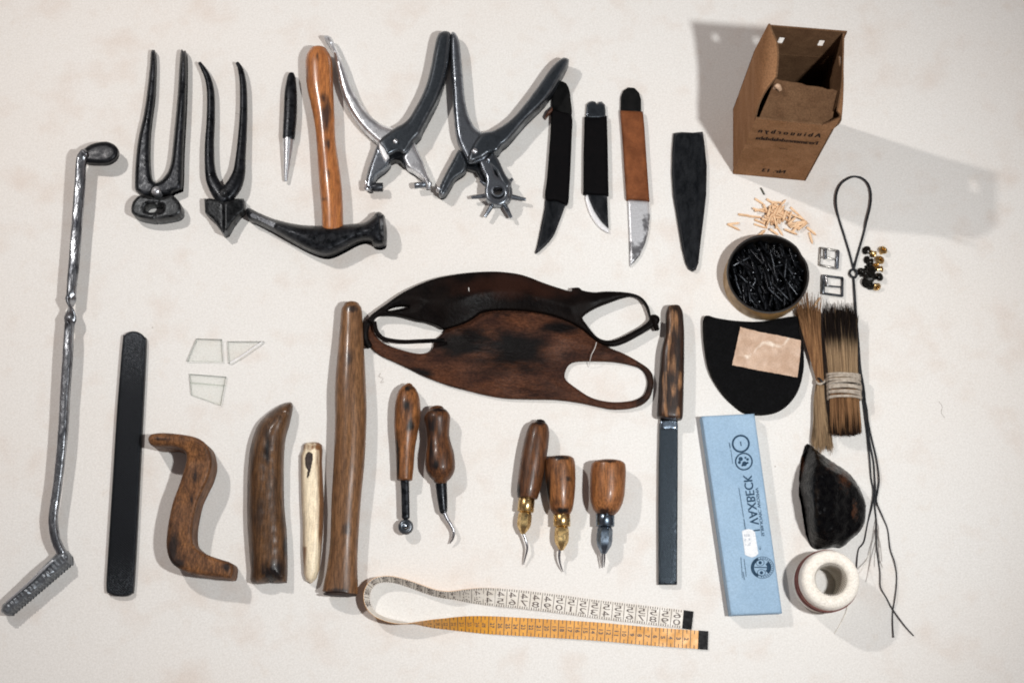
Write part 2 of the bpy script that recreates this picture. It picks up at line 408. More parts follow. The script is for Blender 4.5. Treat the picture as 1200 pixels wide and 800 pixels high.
def text_on(s, A, B, up, bold=0):
    """text laid from A to B (3-D), letters as tall as vector up"""
    V, Fc = text_geo(s)
    lst = [([A+(B-A)*x+up*y for x, y in V], Fc)]
    if bold:
        d = (B-A).normalized()*bold
        lst.append(([A+d+(B-A)*x+up*y+Vector((0,0,.02)) for x, y in V], Fc))
    v, f, _ = merge(lst); return v, f

# ------------------------------------------------------------------ table
def sheet():
    e = 6000; n = 1
    o = build('table', [(-e,-e,0),(e,-e,0),(e,e,0),(-e,e,0)], [[0,1,2,3]], M('tmp',(1,1,1)), base=Vector((0,0,0)))
    m = bpy.data.materials.new('off_white_paper'); m.use_nodes = True; nt = m.node_tree; N = nt.nodes; L = nt.links
    b = N['Principled BSDF']; tc = N.new('ShaderNodeTexCoord')
    def noise(px, det=3, seed=0):
        mp = N.new('ShaderNodeMapping'); mp.inputs['Location'].default_value = (seed, seed*.7, seed*1.3); L.new(tc.outputs['Object'], mp.inputs[0])
        z = N.new('ShaderNodeTexNoise'); z.inputs['Scale'].default_value = 1/(px*S); z.inputs['Detail'].default_value = det; L.new(mp.outputs[0], z.inputs['Vector']); return z.outputs['Fac']
    def rng(v, a, bb, c, d):
        x = N.new('ShaderNodeMapRange'); x.inputs[1].default_value=a; x.inputs[2].default_value=bb; x.inputs[3].default_value=c; x.inputs[4].default_value=d; L.new(v, x.inputs[0]); return x.outputs[0]
    def mix(f, a, c, mode='MIX'):
        x = N.new('ShaderNodeMix'); x.data_type='RGBA'; x.blend_type = mode
        for i, v in ((0,f),(6,a),(7,c)):
            if hasattr(v,'links'): L.new(v, x.inputs[i])
            elif i==0: x.inputs[0].default_value = v
            else: x.inputs[i].default_value = (*v,1)
        return x.outputs[2]
    col = mix(rng(noise(260,4,1), .4,.68,0,1), (.79,.775,.745), (.785,.755,.715))
    col = mix(rng(noise(45,5,3), .52,.76,0,.55), col, (.7,.61,.54))
    col = mix(rng(noise(16,4,5), .6,.8,0,.3), col, (.7,.62,.54))
    col = mix(rng(noise(2.2,2,7), .3,.7,0,1), col, (.9,.895,.885), 'MULTIPLY')
    g2 = rng(noise(1.3,1,9), .3,.7,0,1)
    col = mix(g2, col, (.9,.9,.91), 'MULTIPLY')
    vo = N.new('ShaderNodeTexVoronoi'); vo.inputs['Scale'].default_value = 1/(70*S); L.new(tc.outputs['Object'], vo.inputs['Vector'])
    sp = rng(vo.outputs['Distance'], .008, .016, .65, 0)
    col = mix(sp, col, (.25,.2,.16))
    L.new(col, b.inputs['Base Color']); b.inputs['Roughness'].default_value = .75; b.inputs['Specular IOR Level'].default_value = .2
    v2 = N.new('ShaderNodeTexVoronoi'); v2.inputs['Scale'].default_value = 1/(28*S); L.new(tc.outputs['Object'], v2.inputs['Vector'])
    col = mix(rng(v2.outputs['Distance'], .012, .03, .4, 0), col, (.5,.42,.36))
    L.new(col, b.inputs['Base Color'])
    bp = N.new('ShaderNodeBump'); bp.inputs['Distance'].default_value = .6*S; bp.inputs['Strength'].default_value = .5
    L.new(noise(5,4,11), bp.inputs['Height']); L.new(bp.outputs[0], b.inputs['Normal'])
    o.data.materials.clear(); o.data.materials.append(m); o['kind'] = 'structure'
sheet()

# ------------------------------------------------------------------ forged rod tool at the far left
t = thing('iron_tool', 85, 430, 'long hand forged iron rod with twisted shank, round paddle and serrated blade', 'iron tool')
st = [(100,179,25,5.5,5.5,.3),(96.5,184,23,6,6,.3),(95,194,22,6.2,6,.3),(93,225,21,6.5,6,.2),(90,265,20,6.2,5.6,.2),(87,305,20,6,5.6,.1),(84.5,332,20,5.8,5.6,.2),
      (83.5,345,20,5.6,5.6,.3),(82.6,353,20,6.9,3.2,1.1),(82.2,363,20,6.9,2.6,2.2),(82.3,374,20,6.9,2.8,3.4),(81,386,20,5.4,5.2,4.7),(79.5,415,20,6.2,5.6,4.75),(76.5,460,19,6,5.5,4.75),(73.5,510,19,5.6,5.4,4.8),(68.5,560,18,5.2,5,4.8),
      (64,592,18,5,5,4.75),(62.5,612,18,5.2,5,4.75),(65.5,632,17,5.4,5,4.7),(72,647,15,5.8,5.2,4.7),(75,655,13,5,5,4.7)]
tube('shank', st, mat['forged'], t, exp=3.2, seg=24, n=7)
relief('paddle', zm([(262,100),(262,80),(285,58),(320,46),(352,46),(378,62),(381,85),(368,104),(340,116),(300,115),(276,112)],2.76,0,150), mat['forged_dark'], t,
       z0=14, zb=22, zt=26, r=6, s=3, smooth=1, zfun=lambda x,y,d,e: 20+5*e)
def scal(x, y, d, e):
    u = ((x-75)*(-.79)+(y-652)*.61)
    return 14+8*e+.42*math.sin(u*2*math.pi/5.4)*min(1, d/5)*(1+nsm(x,y,9,3))+.5*nsm(x,y,6,8)*min(1,d/5)
out = []
for k in range(22):
    f = k/21; x = 80-70*f; y = 660+59.5*f; out.append((x+random.uniform(-.3,.3)+1.1, y+.8)); out.append((x-1.5, y+.6))
out += [(6,720),(1,716),(3,708),(12,700),(32,683),(47,667),(60,654),(66,648),(76,644),(81,650)]
relief('serrated_blade', out, mat['rasp_scale'], t, z0=0, r=5, s=1.25, zfun=scal)
# bright steel strip standing in for the highlight along the blade's back
tube('back_highlight', [(7,706,21.5,1.0),(30,686,23.5,1.4),(47,670,24,1.5),(62,656.5,23.5,1.3)], mat['steel'], t, seg=10)

# ------------------------------------------------------------------ pincers
def pincer_lever(name, outline, m, parent, zt=14, **kw):
    return relief(name, outline, m, parent, z0=2, zb=6, zt=zt, r=kw.pop('r',4.5), s=3, smooth=1, **kw)
Z = lambda p: zm(p, 3.075, 130, 30)
t = thing('pincers', 187, 170, 'black iron end cutting pincers with straight handles and a broad rounded jaw', 'pincers')
pincer_lever('handle', Z([(152,88),(160,96),(162,150),(158,250),(148,330),(141,400),(140,490),(150,555),(180,575),(190,592),(180,606),(160,610),(120,612),(95,598),(86,580),(90,480),(100,400),(118,320),(130,240),(140,150),(144,96)]), mat['black_iron'], t, zt=13)
pincer_lever('handle', Z([(262,92),(272,102),(273,200),(270,300),(262,450),(258,578),(248,592),(228,600),(215,608),(190,612),(150,612),(135,602),(150,575),(190,548),(214,500),(226,400),(240,250),(250,100)]), mat['black_iron'], t, zt=18, r=5)
Zp = lambda p: zm(p, 7.5, 140, 180)
relief('jaw', Zp([(190,365),(150,385),(115,430),(103,490),(115,530),(170,560),(240,575),(314,578),(314,522),(262,516),(228,500),(225,470),(250,445),(314,438),(350,425),(345,400),(260,375)]), mat['jaw_iron'], t, z0=0, zb=17, zt=21, r=4, s=2.5, smooth=1)
relief('jaw', Zp([(316,578),(400,572),(490,555),(535,525),(545,480),(530,430),(490,385),(455,365),(400,380),(350,400),(330,425),(316,440),(370,448),(385,472),(378,502),(350,518),(316,524)]), mat['jaw_iron'], t, z0=0, zb=17, zt=21, r=4, s=2.5, smooth=1)
v, f = lathe([(0.01,6),(2.5,5.6),(4.6,4.4),(5.6,2.5),(6,0),(6,-8)], W(183.5,224.5,18), 24); build('rivet', v, f, mat['steel'], t)
t = thing('pincers', 263, 170, 'smaller black pincers with outward bent handle tips and pointed arrow jaw', 'pincers')
tube('handle', [(234,74,9,2,2),(239,82,9,3.2),(244,93,9,4,4),(247,110,9,4.6,5),(247,140,9,5,5.5),(245.5,170,10,5.5,6),(246,195,11,6,6.5),(249,212,12,7.5,7),(257,226,13,9,7),(264,234,13,9,7)], mat['black_iron'], t, exp=2.5)
tube('handle', [(278,74,9,2,2),(282,82,9,3.4),(285,100,9,4.2,5),(285.5,130,9,4.6,5.2),(284,160,10,5.2,5.6),(282,185,11,6,6.3),(280,203,12,7.5,7),(274,218,14,9.5,7),(264,230,15,10,7)], mat['black_iron'], t, exp=2.5)
relief('jaw', Zp([(745,398),(800,392),(917,425),(917,700),(900,695),(868,645),(820,580),(752,520)]), mat['jaw_iron'], t, z0=0, s=3, r=3, zfun=lambda x,y,d,e: 18+4*e-.25*abs(x-262))
relief('jaw', Zp([(919,425),(1040,395),(1095,398),(1102,500),(1045,545),(990,610),(945,685),(919,700)]), mat['jaw_iron'], t, z0=0, s=3, r=3, zfun=lambda x,y,d,e: 18+4*e-.25*abs(x-262))
v, f = lathe([(0.01,5),(2,4.6),(3.6,3.4),(4.4,1.5),(4.6,-6)], W(262,226.5,20), 20); build('rivet', v, f, mat['jaw_iron'], t)

# ------------------------------------------------------------------ punch
t = thing('nail_punch', 339, 150, 'slim dark steel centre punch tapering to a bright point', 'punch')
tube('body', [(341.5,87,8,3.4),(341.5,93,8,5.4),(340.8,110,8,7.6),(340.2,135,8,8),(338.6,158,8,7.4),(338,163,8,7)], mat['black_iron'], t, exp=2.6, seg=16)
tube('tip', [(338,163,8,7),(336.8,185,7,4.8),(335.4,205,6,2.7),(335,212,5.6,1.9)], mat['steel'], t, seg=16)

# ------------------------------------------------------------------ hammer
Zh = lambda p: zm(p, 2.857, 280, 30)
t = thing('cobbler_hammer', 380, 180, 'cobbler hammer with varnished orange brown handle and black curved head', 'hammer')
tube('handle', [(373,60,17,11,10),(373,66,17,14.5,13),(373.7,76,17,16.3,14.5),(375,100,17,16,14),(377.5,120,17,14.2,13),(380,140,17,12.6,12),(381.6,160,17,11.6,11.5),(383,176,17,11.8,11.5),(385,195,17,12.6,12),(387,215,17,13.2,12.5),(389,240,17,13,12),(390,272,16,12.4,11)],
     mat['hammer_wood'], t, seg=28, mask=lambda x,y: blobs((379.5,115,7,16),(381,138,9,34),(383.5,168,6,12),(372,66,3,10),(384,203,4,12),(382,234,9,3))(x,y)*.95+max(0,(abs(x-(374+(y-60)*.07))-11)/10)*.6)  # stains, plus shade painted down both sides of the handle
relief('head', Zh([(28,610),(70,628),(120,648),(200,666),(280,670),(350,667),(415,660),(445,642),(458,627),(470,624),(482,632),(491,660),(494,700),(490,730),(470,738),(450,733),(438,718),(400,722),(350,748),(310,766),(280,768),(240,755),(190,730),(120,690),(60,660),(30,645)]),
       mat['black_iron'], t, z0=2, zb=14, zt=34, r=11, s=3.2, smooth=1, zfun=lambda x,y,d,e: 12+(20 if x>320 else 20-(320-x)*.25)*e)
v, f = lathe([(0.01,1.2),(15,1),(17,0),(17,-3.5),(12,-7)], W(450.5,268,17), 28, ax=Vector((1,.05,0))); build('striking_face', v, f, mat['jaw_iron'], t)

# ------------------------------------------------------------------ the two plier shaped punches
Z3 = lambda p: zm(p, 3.333, 370, 30)
G = 'plier shaped punches in the top row'
t = thing('eyelet_pliers', 465, 120, 'bright steel single punch eyelet pliers with widely opened handles', 'pliers')
relief('handle', Z3([(32,44),(48,40),(64,52),(82,90),(100,130),(125,200),(150,262),(200,338),(250,382),(305,403),(345,440),(310,500),(270,480),(238,455),(185,405),(140,345),(108,280),(90,220),(78,160),(68,110),(52,75)]), mat['steel'], t, z0=3, r=5, s=3,
       zfun=lambda x,y,d,e: 14+9*e, smooth=1)
relief('handle', Z3([(500,22),(522,26),(527,45),(522,110),(515,160),(497,230),(475,290),(450,340),(416,405),(408,425),(385,450),(350,500),(320,495),(278,512),(262,490),(244,452),(300,405),(355,372),(398,305),(430,235),(450,160),(465,80),(478,35)]), mat['dark_steel'], t, z0=3, r=5, s=3,
       zfun=lambda x,y,d,e: 19+8*e, smooth=1)
relief('jaw', Z3([(244,462),(222,510),(200,580),(193,625),(205,640),(222,640),(226,615),(240,590),(272,565),(292,540),(290,515),(265,485)]), mat['dull_steel'], t, z0=3, r=4, s=2.6, zfun=lambda x,y,d,e: 12+8*e, smooth=1)
relief('jaw', Z3([(378,452),(400,490),(425,545),(445,600),(448,625),(432,628),(415,600),(385,575),(360,560),(345,535),(340,505)]), mat['steel'], t, z0=3, r=4, s=2.6, zfun=lambda x,y,d,e: 12+9*e, smooth=1)
relief('side_plate', Z3([(246,455),(270,478),(286,512),(272,530),(262,515),(248,480)]), mat['edge_steel'], t, z0=10, zb=24, zt=26.5, r=2, s=2)
relief('throat', Z3([(290,505),(312,495),(340,500),(355,530),(345,548),(330,530),(310,525),(290,535),(278,530)]), mat['black_iron'], t, z0=3, zb=14, zt=18, r=3, s=2.5)
v, f = lathe([(0.01,2.6),(1.8,2.4),(2.8,1.6),(3.2,0),(3.2,-6)], W(463.5,166,28), 18); build('rivet', v, f, mat['steel'], t)
tube('anvil', [(434.5,219.5,12,5),(448.5,219.5,12,5.4)], mat['black_iron'], t, sub=False, flat_end=(True,True))
tube('anvil_stud', [(430,213,15,3.2),(430,222,13,3.6)], mat['steel'], t, sub=False)
tube('punch_tube', [(486,218,12,3.6),(500,216,13,3.6)], mat['dull_steel'], t, sub=False, flat_end=(True,True))
tube('punch_stud', [(503,214,17,3.4),(502,220,14,4)], mat['steel'], t, sub=False)

t = thing('revolving_punch_pliers', 560, 150, 'dark revolving punch pliers with a star wheel of six tubes', 'pliers')
relief('handle', Z3([(530,28),(545,30),(560,60),(568,120),(575,200),(585,300),(605,370),(630,405),(665,430),(690,480),(660,530),(600,542),(585,520),(565,478),(548,430),(538,340),(532,240),(526,140),(524,60)]), mat['dull_steel'], t, z0=3, r=4.5, s=3, zfun=lambda x,y,d,e: 15+9*e, smooth=1)
relief('handle', Z3([(962,128),(984,130),(988,142),(960,195),(905,285),(820,372),(755,448),(728,470),(712,492),(680,500),(650,520),(600,535),(595,500),(640,425),(700,408),(765,365),(810,315),(860,250),(920,165)]), mat['dark_steel'], t, z0=3, r=4.5, s=3, zfun=lambda x,y,d,e: 20+8*e, smooth=1)
relief('jaw', Z3([(560,485),(535,525),(505,580),(483,630),(478,655),(490,668),(508,660),(530,625),(545,600),(580,575),(592,550),(585,520)]), mat['dark_steel'], t, z0=3, r=4, s=2.6, zfun=lambda x,y,d,e: 12+8*e, smooth=1)
relief('jaw', Z3([(690,490),(715,525),(740,580),(765,615),(755,640),(735,640),(700,570),(660,530)]), mat['dark_steel'], t, z0=8, zb=20, zt=26, r=4, s=2.6)
relief('wheel_arm', Z3([(640,530),(665,520),(690,540),(705,585),(740,605),(757,640),(752,680),(725,702),(695,700),(668,680),(660,645),(665,600),(650,565)]), mat['dull_steel'], t, z0=14, zb=22, zt=26, r=3, s=2.6, smooth=1,
       holes=[Z3([(712+22*math.cos(a), 655+19*math.sin(a)) for a in [k*math.pi/8 for k in range(16)]])])
relief('spring_plate', Z3([(585,545),(640,535),(665,570),(665,610),(645,605),(625,570),(590,560)]), mat['black_iron'], t, z0=4, zb=12, zt=15, r=3, s=2.6)
c = W(584.5, 227, 13)
v, f = lathe([(6,-8),(14,-8),(16.5,-5),(16.5,4),(14,7),(6,7),(6,-8)], c, 32); wheel = build('punch_wheel', v, f, mat['dark_steel'], t)
v, f = lathe([(5.6,6),(7.6,6.6),(7.8,11.5),(5.8,11.8),(5.2,6)], W(583.5,227.5,15), 24); build('hub_ring', v, f, mat['dull_steel'], t)
for (x, y) in ((550,232),(616.5,234),(567.5,255.5),(599.5,255.5),(600.5,209.5),(563,212)):
    e = W(x, y, 11); d = (e-c); d.z = 0; L_ = d.length; d.normalize(); a = c+d*12; e = c+d*min(L_, 33); e.z = a.z = 11
    V_, F_, _ = tube('x', [(a.x,a.y,a.z,3.3),(e.x-d.x*3,e.y-d.y*3,e.z,2.2),(e.x,e.y,e.z,1.9)], None, world=True, bm_only=True, seg=12, flat_end=(True,True))
    build('punch_tube', V_, F_, mat['dull_steel'], t)
v, f = lathe([(0.01,3),(2.2,2.7),(3.4,1.6),(3.8,0),(3.8,-6)], W(556.5,177.5,28), 18); build('rivet', v, f, mat['steel'], t)
v, f = lathe([(0.01,2.4),(1.6,2.1),(2.6,1.2),(2.8,-6)], W(572.5,187.5,27), 16); build('rivet', v, f, mat['dull_steel'], t)
tube('anvil', [(513,224,14,3.2),(516.5,221,14,2.6)], mat['brass'], t, sub=False)
tube('anvil_stud', [(514,220,18,2.6),(514,224,15,3.2)], mat['steel'], t, sub=False)

# ------------------------------------------------------------------ knives
Z4 = lambda p: zm(p, 2.9625, 610, 60)
def flat(name, o, m, parent, z0=1, zb=5, zt=7, r=2, **kw): return relief(name, Z4(o), m, parent, z0=z0, zb=zb, zt=zt, r=r, s=kw.pop('s',3), **kw)
t = thing('knife', 655, 195, 'curved black leather knife with dull dark blade, leaning under the pliers handle', 'knife')
flat('tang', [(108,212),(110,150),(118,118),(135,105),(155,110),(168,130),(174,165),(174,232),(110,225)], mat['tang_black'], t, zb=4, zt=6, smooth=1)
flat('grip', [(110,205),(145,212),(178,226),(178,300),(174,400),(170,470),(163,530),(125,520),(86,512),(92,440),(98,360),(104,280)], mat['grip_black'], t, zb=6, zt=10.5, r=4, smooth=1)
flat('blade', [(92,508),(155,522),(150,550),(130,605),(115,640),(90,672),(52,703),(58,670),(70,610),(82,550)], mat['knife_dark'], t, zb=2, zt=5, r=3, smooth=1)
flat('leather_tab', [(84,228),(92,210),(110,193),(112,208),(98,218),(86,234)], M('tab_leather',(.12,.05,.03),(.07,.03,.02)), t, zb=7, zt=9, r=1.5, s=2)
t = thing('knife', 698, 195, 'short black handled knife with a thin bright curved cutting edge', 'knife')
flat('tang', [(226,232),(229,186),(238,177),(250,173),(260,176),(266,185),(272,177),(282,175),(293,186),(297,232)], mat['dark_steel'], t, zb=4, zt=6)
flat('grip', [(222,228),(260,230),(300,225),(303,330),(306,500),(262,499),(218,495),(219,350)], mat['grip_black'], t, zb=6, zt=10.5, r=4)
flat('blade', [(232,497),(301,499),(306,618),(280,590),(256,555),(240,520)], mat['knife_dark'], t, zb=2, zt=5.5, r=1)
flat('cutting_edge', [(224,505),(234,497),(243,522),(258,556),(281,591),(306,616),(306,630),(290,625),(266,606),(242,570),(228,530)], mat['edge_steel'], t, zb=1.5, zt=4.5, r=2, s=2, smooth=1)
t = thing('knife', 743, 200, 'leather knife with reddish brown wrapped grip and shiny pitted blade', 'knife')
flat('tang', [(347,212),(348,160),(356,138),(375,126),(396,128),(412,145),(419,170),(419,214)], mat['tang_black'], t, zb=4, zt=6)
flat('grip', [(346,206),(385,208),(425,210),(430,260),(438,380),(448,520),(408,516),(368,515),(360,400),(354,300)], mat['grip_brown'], t, zb=6, zt=10.5, r=4)
flat('blade', [(371,513),(447,520),(449,570),(445,620),(434,665),(415,708),(395,732),(379,748),(378,680),(375,600)], mat['knife_steel'], t, zb=2, zt=5, r=3,
     mask=lambda x,y: (.75 if y>283 else 0)+(0.9 if (x>753.5 and 252<y<290) else 0)*.8)
o = relief('knife_sheath', Z4([(531,285),(560,281),(600,283),(633,280),(640,330),(647,400),(645,500),(636,580),(626,660),(618,735),(610,757),(598,763),(583,755),(573,735),(560,680),(545,590),(530,500),(525,420),(527,340)]), mat['knife_dark'], None, z0=.3, zb=4, zt=7, r=3, s=4)
tag(o, 'plain black tapered flat strop blade standing right of the brown gripped knife', 'flat tool'); o.name = 'tapered_flat_tool'

# ------------------------------------------------------------------ cardboard box
FL, FR, BL, BR = W(859,204), W(944,212), W(859,128), W(946,133)
t = thing('cardboard_box', 901, 170, 'open brown cardboard box standing upright with raised flaps and faded print', 'box')
cen = (FL+FR+BL+BR)/4
def panel(name, quads, m_out, m_in, th=1.8, holes=None, parent=None):
    """quads: list of rows of 3-D points (grid), thickened inward"""
    rows = quads; nr, nc = len(rows), len(rows[0])
    V = [Vector(p) for r_ in rows for p in r_]
    nrm = (V[nc-1]-V[0]).cross(V[(nr-1)*nc]-V[0]).normalized()
    if nrm.dot(V[0]-Vector((cen.x,cen.y,V[0].z))) < 0: nrm = -nrm
    n = len(V); V += [v-nrm*th for v in V]
    Fc = []; hs = set(holes or [])
    for i in range(nr-1):
        for j in range(nc-1):
            if (i,j) in hs: continue
            a = i*nc+j; q = [a, a+1, a+nc+1, a+nc]; Fc.append((q, 0)); Fc.append(([k+n for k in reversed(q)], 1))
    ed = {}
    for q, w in Fc:
        if w == 0:
            for a, b in zip(q, q[1:]+q[:1]): ed[(a,b)] = 1
    for (a,b) in ed:
        if (b,a) not in ed: Fc.append(([b,a,a+n,b+n], 1))
    faces = [q for q, w in Fc]; idx = [i for i, (q, w) in enumerate(Fc) if w]
    return build(name, V, faces, m_out, parent or t, m2=m_in, f2=idx, sharp=25)
H = 158.0
def up(p, h, off=(0,0)): return Vector((p.x+off[0], p.y+off[1], h))
def lerp(a, b, f): return a+(b-a)*f
def grid(A, B, C_, D_, nr, nc, bow=None):
    rows = []
    for i in range(nr+1):
        r_ = []
        for j in range(nc+1):
            p = lerp(lerp(A, B, j/nc), lerp(D_, C_, j/nc), i/nr)
            if bow: p = p+bow(i/nr, j/nc)
            r_.append(p)
        rows.append(r_)
    return rows
fg = grid(FL, FR, up(FR,H+8), up(FL,H+10), 6, 12)
fg[6][12] = up(FR, 192, (1,0)); fg[6][11] = fg[6][11]+Vector((0,0,9)); fg[5][12] = up(FR, 160)
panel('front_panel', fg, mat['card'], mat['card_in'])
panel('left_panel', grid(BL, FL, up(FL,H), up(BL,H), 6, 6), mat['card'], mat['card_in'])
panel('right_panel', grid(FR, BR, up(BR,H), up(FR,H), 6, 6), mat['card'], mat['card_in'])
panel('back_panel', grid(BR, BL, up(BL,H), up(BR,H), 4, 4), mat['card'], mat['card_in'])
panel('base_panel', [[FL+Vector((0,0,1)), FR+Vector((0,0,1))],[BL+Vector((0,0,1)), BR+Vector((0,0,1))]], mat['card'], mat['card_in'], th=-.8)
# flaps, folded up along the rim
bl0, br0 = up(BL,H+.5), up(BR,H+.5); topL = Vector((BL.x+6, BL.y+4, 216)); topR = Vector((BR.x+1, BR.y+3, 214))
gr = grid(br0, bl0, topL, topR, 8, 14)
panel('back_flap', gr, mat['card'], mat['card_in'], holes=[(3,3),(4,3),(3,10),(4,10)])
A = up(FL,H+.5); B = up(BL,H+.5)
# left flap: tall at the back, its front corner rounded off
topc = cr([(B.x+6,B.y+3,220)]+[tuple(W(*q)) for q in ((904,37,217),(909.5,50,212),(911,68,205),(909,90,197))], 3)
rows = []
for i in range(9):
    v_ = i/8
    rows.append([lerp(lerp(B, A, j/12), Vector(topc[j]), v_)+Vector((-5*math.sin(v_*3.14)*j/12,0,0)) for j in range(13)])
panel('left_flap', rows, mat['card'], mat['card_in'])
A = up(FR,H+.5); B = up(BR,H+.5)
rows = []
for i in range(7):
    v_ = i/6; r_ = []
    for j in range(7):
        u = j/6; top = 214-(24*max(0,(.25-u)/.25))
        p = lerp(A, B, u); r_.append(Vector((p.x-1+7*math.sin(v_*3.1)*(1-u)-1*v_, p.y+v_*8*(1-u), H+(top-H)*v_)))
    rows.append(r_)
panel('right_flap', rows, mat['card'], mat['card_in'], holes=[(3,4)])
# front flap leans back over the opening
fa, fb = up(FL,H+.5), up(FR,H+4.5)
tl = W(909,93,196); tr = W(982,107,200)
gr = grid(lerp(fa,fb,.04), lerp(fa,fb,.95), tr, tl, 6, 12)
for j in range(13): gr[6][j] = gr[6][j]+Vector((0, random.uniform(-.9,.9), random.uniform(-.8,.6)))
panel('front_flap', gr, mat['card_in'], mat['card_in'])  # outer face in the darker inside card too, shade put into its colour
tube('torn_paper_bit', [(907,104,188,1.5),(911,101,195,3),(914,105,190,2.4)], M('torn_paper',(.55,.38,.26),(.4,.26,.17)), t, seg=8)
nF = Vector((FR.y-FL.y, -(FR.x-FL.x), 0)).normalized()
def fp(x, y): return Wp(x, y, FL+nF*.35, nF)
zu = Vector((0,0,1))
lst = []
# the slide is mirrored, so the print runs right to left
def mtxt(s, x1,y1, x0,y0, h, bold=0): lst.append(text_on(s, fp(x1,y1), fp(x0,y0), zu*h, bold)+(None,))
mtxt('A b i u u o r b y n', 961.5,161.5, 889,155.5, 11.5, .9)
mtxt('Feramenesdelabdaba', 957.5,170, 885.5,163.5, 10, .8)
mtxt('ole', 922,175.5, 913,174.5, 4)
mtxt('Nr. 13', 919.5,203.5, 893,201.2, 10.5, .9)
for q in lst:
    build('faded_print', q[0], q[1], mat['ink'], t)

# ------------------------------------------------------------------ wooden pegs
def peg_mesh(L_=15, w=1.7):
    V = []
    for k, (x, s_) in enumerate(((-L_/2,1),(L_*.28,1),(L_/2,.25))):
        for a, b in ((-1,-1),(1,-1),(1,1),(-1,1)): V.append((x, a*w*s_, b*w*s_))
    Fc = [[0,1,2,3],[11,10,9,8]]
    for i in range(2):
        for j in range(4): Fc.append([i*4+j, i*4+(j+1)%4, i*4+4+(j+1)%4, i*4+4+j])
    me = bpy.data.meshes.new('wooden_peg'); me.from_pydata([tuple(Vector(v)*S) for v in V], [], Fc); me.materials.append(mat['peg'])
    bm = bmesh.new(); bm.from_mesh(me); bmesh.ops.recalc_face_normals(bm, faces=bm.faces); bm.to_mesh(me); bm.free()
    return me
pms = [peg_mesh(l, w) for l, w in ((15,1.05),(12.5,1.2),(17,1.0),(14.5,1.25))]
zp = lambda x, y: (850+x/8.89, 210+y/8.89)
def peg(x, y, ang, z=1.8, lab='pale wooden shoe peg in the loose heap beside the tin', g='wooden shoe pegs in the heap', tilt=0):
    o = bpy.data.objects.new('wooden_peg', random.choice(pms)); COL.objects.link(o)
    o.location = W(x, y, z)*S; o.rotation_euler = (random.uniform(-.4,.4), tilt, math.radians(-ang))
    tag(o, lab, 'peg', g)
def pz(a, b, **kw):
    p, q = zp(*a), zp(*b); peg((p[0]+q[0])/2, (p[1]+q[1])/2, math.degrees(math.atan2(q[1]-p[1], q[0]-p[0])), **kw)
for a, b in (((690,300),(760,370)),((760,370),(850,470)),((700,370),(830,430)),((300,195),(410,270)),((310,330),(430,310)),((130,365),(270,385)),((250,385),(380,400)),
             ((310,470),(430,510)),((470,520),(550,580)),((540,490),(590,580)),((630,525),(745,575)),((330,430),(400,460)),((430,205),(520,270)),((560,290),(620,225)),
             ((670,480),(740,500)),((740,470),(850,460)),((400,470),(440,360)),((430,490),(460,370)),((480,490),(490,350)),((520,470),(510,340)),((560,460),(590,350)),((590,440),(650,360)),
             ((450,300),(540,240)),((500,240),(600,250)),((560,310),(700,370)),((640,420),(720,480)),((310,310),(400,340)),((350,590),(400,545))):
    pz(a, b, z=random.choice((1.8,1.8,4.5)))
for k in range(30):
    a = random.gauss(0,1); b = random.gauss(0,1)
    x, y = zp(530+a*75+b*15, 370+b*62+a*18); peg(x, y, random.choice((-75,-65,40,20,30,80))+random.gauss(0,16), z=random.choice((4.5,6,8)), tilt=random.uniform(-.15,.15))
for k in range(7):
    x, y = zp(760+random.gauss(0,45), 480+random.gauss(0,22)); peg(x, y, random.gauss(0,35), z=4)
pz((20,465),(155,535), lab='lower of two pale pegs forming a V left of the heap', g=None)
pz((25,470),(155,455), lab='upper of two pale pegs forming a V left of the heap', g=None)
pz((850,500),(945,585), lab='pale peg lying slanted at the right end of the heap', g=None)
pz((880,560),(905,670), lab='pale peg pointing down at the right end of the heap', g=None)
peg(957.5,354,-55, lab='single tan peg lying alone above the brush bundle', g=None)
o = tube('small_pin', [(891.6,220.5,1.2,1),(895.6,227.8,1.2,1.1)], M('pin_green',(.05,.055,.035),(.03,.03,.02)), None, seg=8, sub=False)
tag(o, 'tiny dark pin lying between cardboard box and pegs', 'pin')

# ------------------------------------------------------------------ tin full of nails
c = W(900,320.5,31); c.z = 0
t = thing('round_tin', 900, 320, 'round shallow gilt tin filled with blued nails', 'tin'); t.location = c*S
R = 48.3; NR = 1.18
v, f = lathe([(R-1.5,.3),(R-.3,1),(R,3),(R,29.5),(R-.2,31),(R-1.4,31.6),(R-2.4,31)], c, 96)
for i, p in enumerate(v):
    a = math.atan2(p.y-c.y, p.x-c.x); w = 1-.035*math.exp(-((a-.5)/.16)**2); v[i] = Vector((c.x+(p.x-c.x)*w, c.y+(p.y-c.y)*w, p.z))
build('outer_wall', v, f, mat['tin_gold'], t, mask=[1.2 if p.z > 29.8 else 0 for p in v])
v, f = lathe([(R-2.4,31),(R-3,30),(R-3.4,4),(.01,3)], c, 96)
for i, p in enumerate(v):
    a = math.atan2(p.y-c.y, p.x-c.x); w = 1-.035*math.exp(-((a-.5)/.16)**2); v[i] = Vector((c.x+(p.x-c.x)*w, c.y+(p.y-c.y)*w, p.z))
build('inner_wall', v, f, mat['tin_dark'], t)
v, f = lathe([(.01,14),(3.3,13.4),(3.7,12.3),(2.2,11.6),(1.9,0),(1.6,-9),(.25,-14.5),(.01,-14.6)], Vector((0,0,0)), 10)
nail_o = None
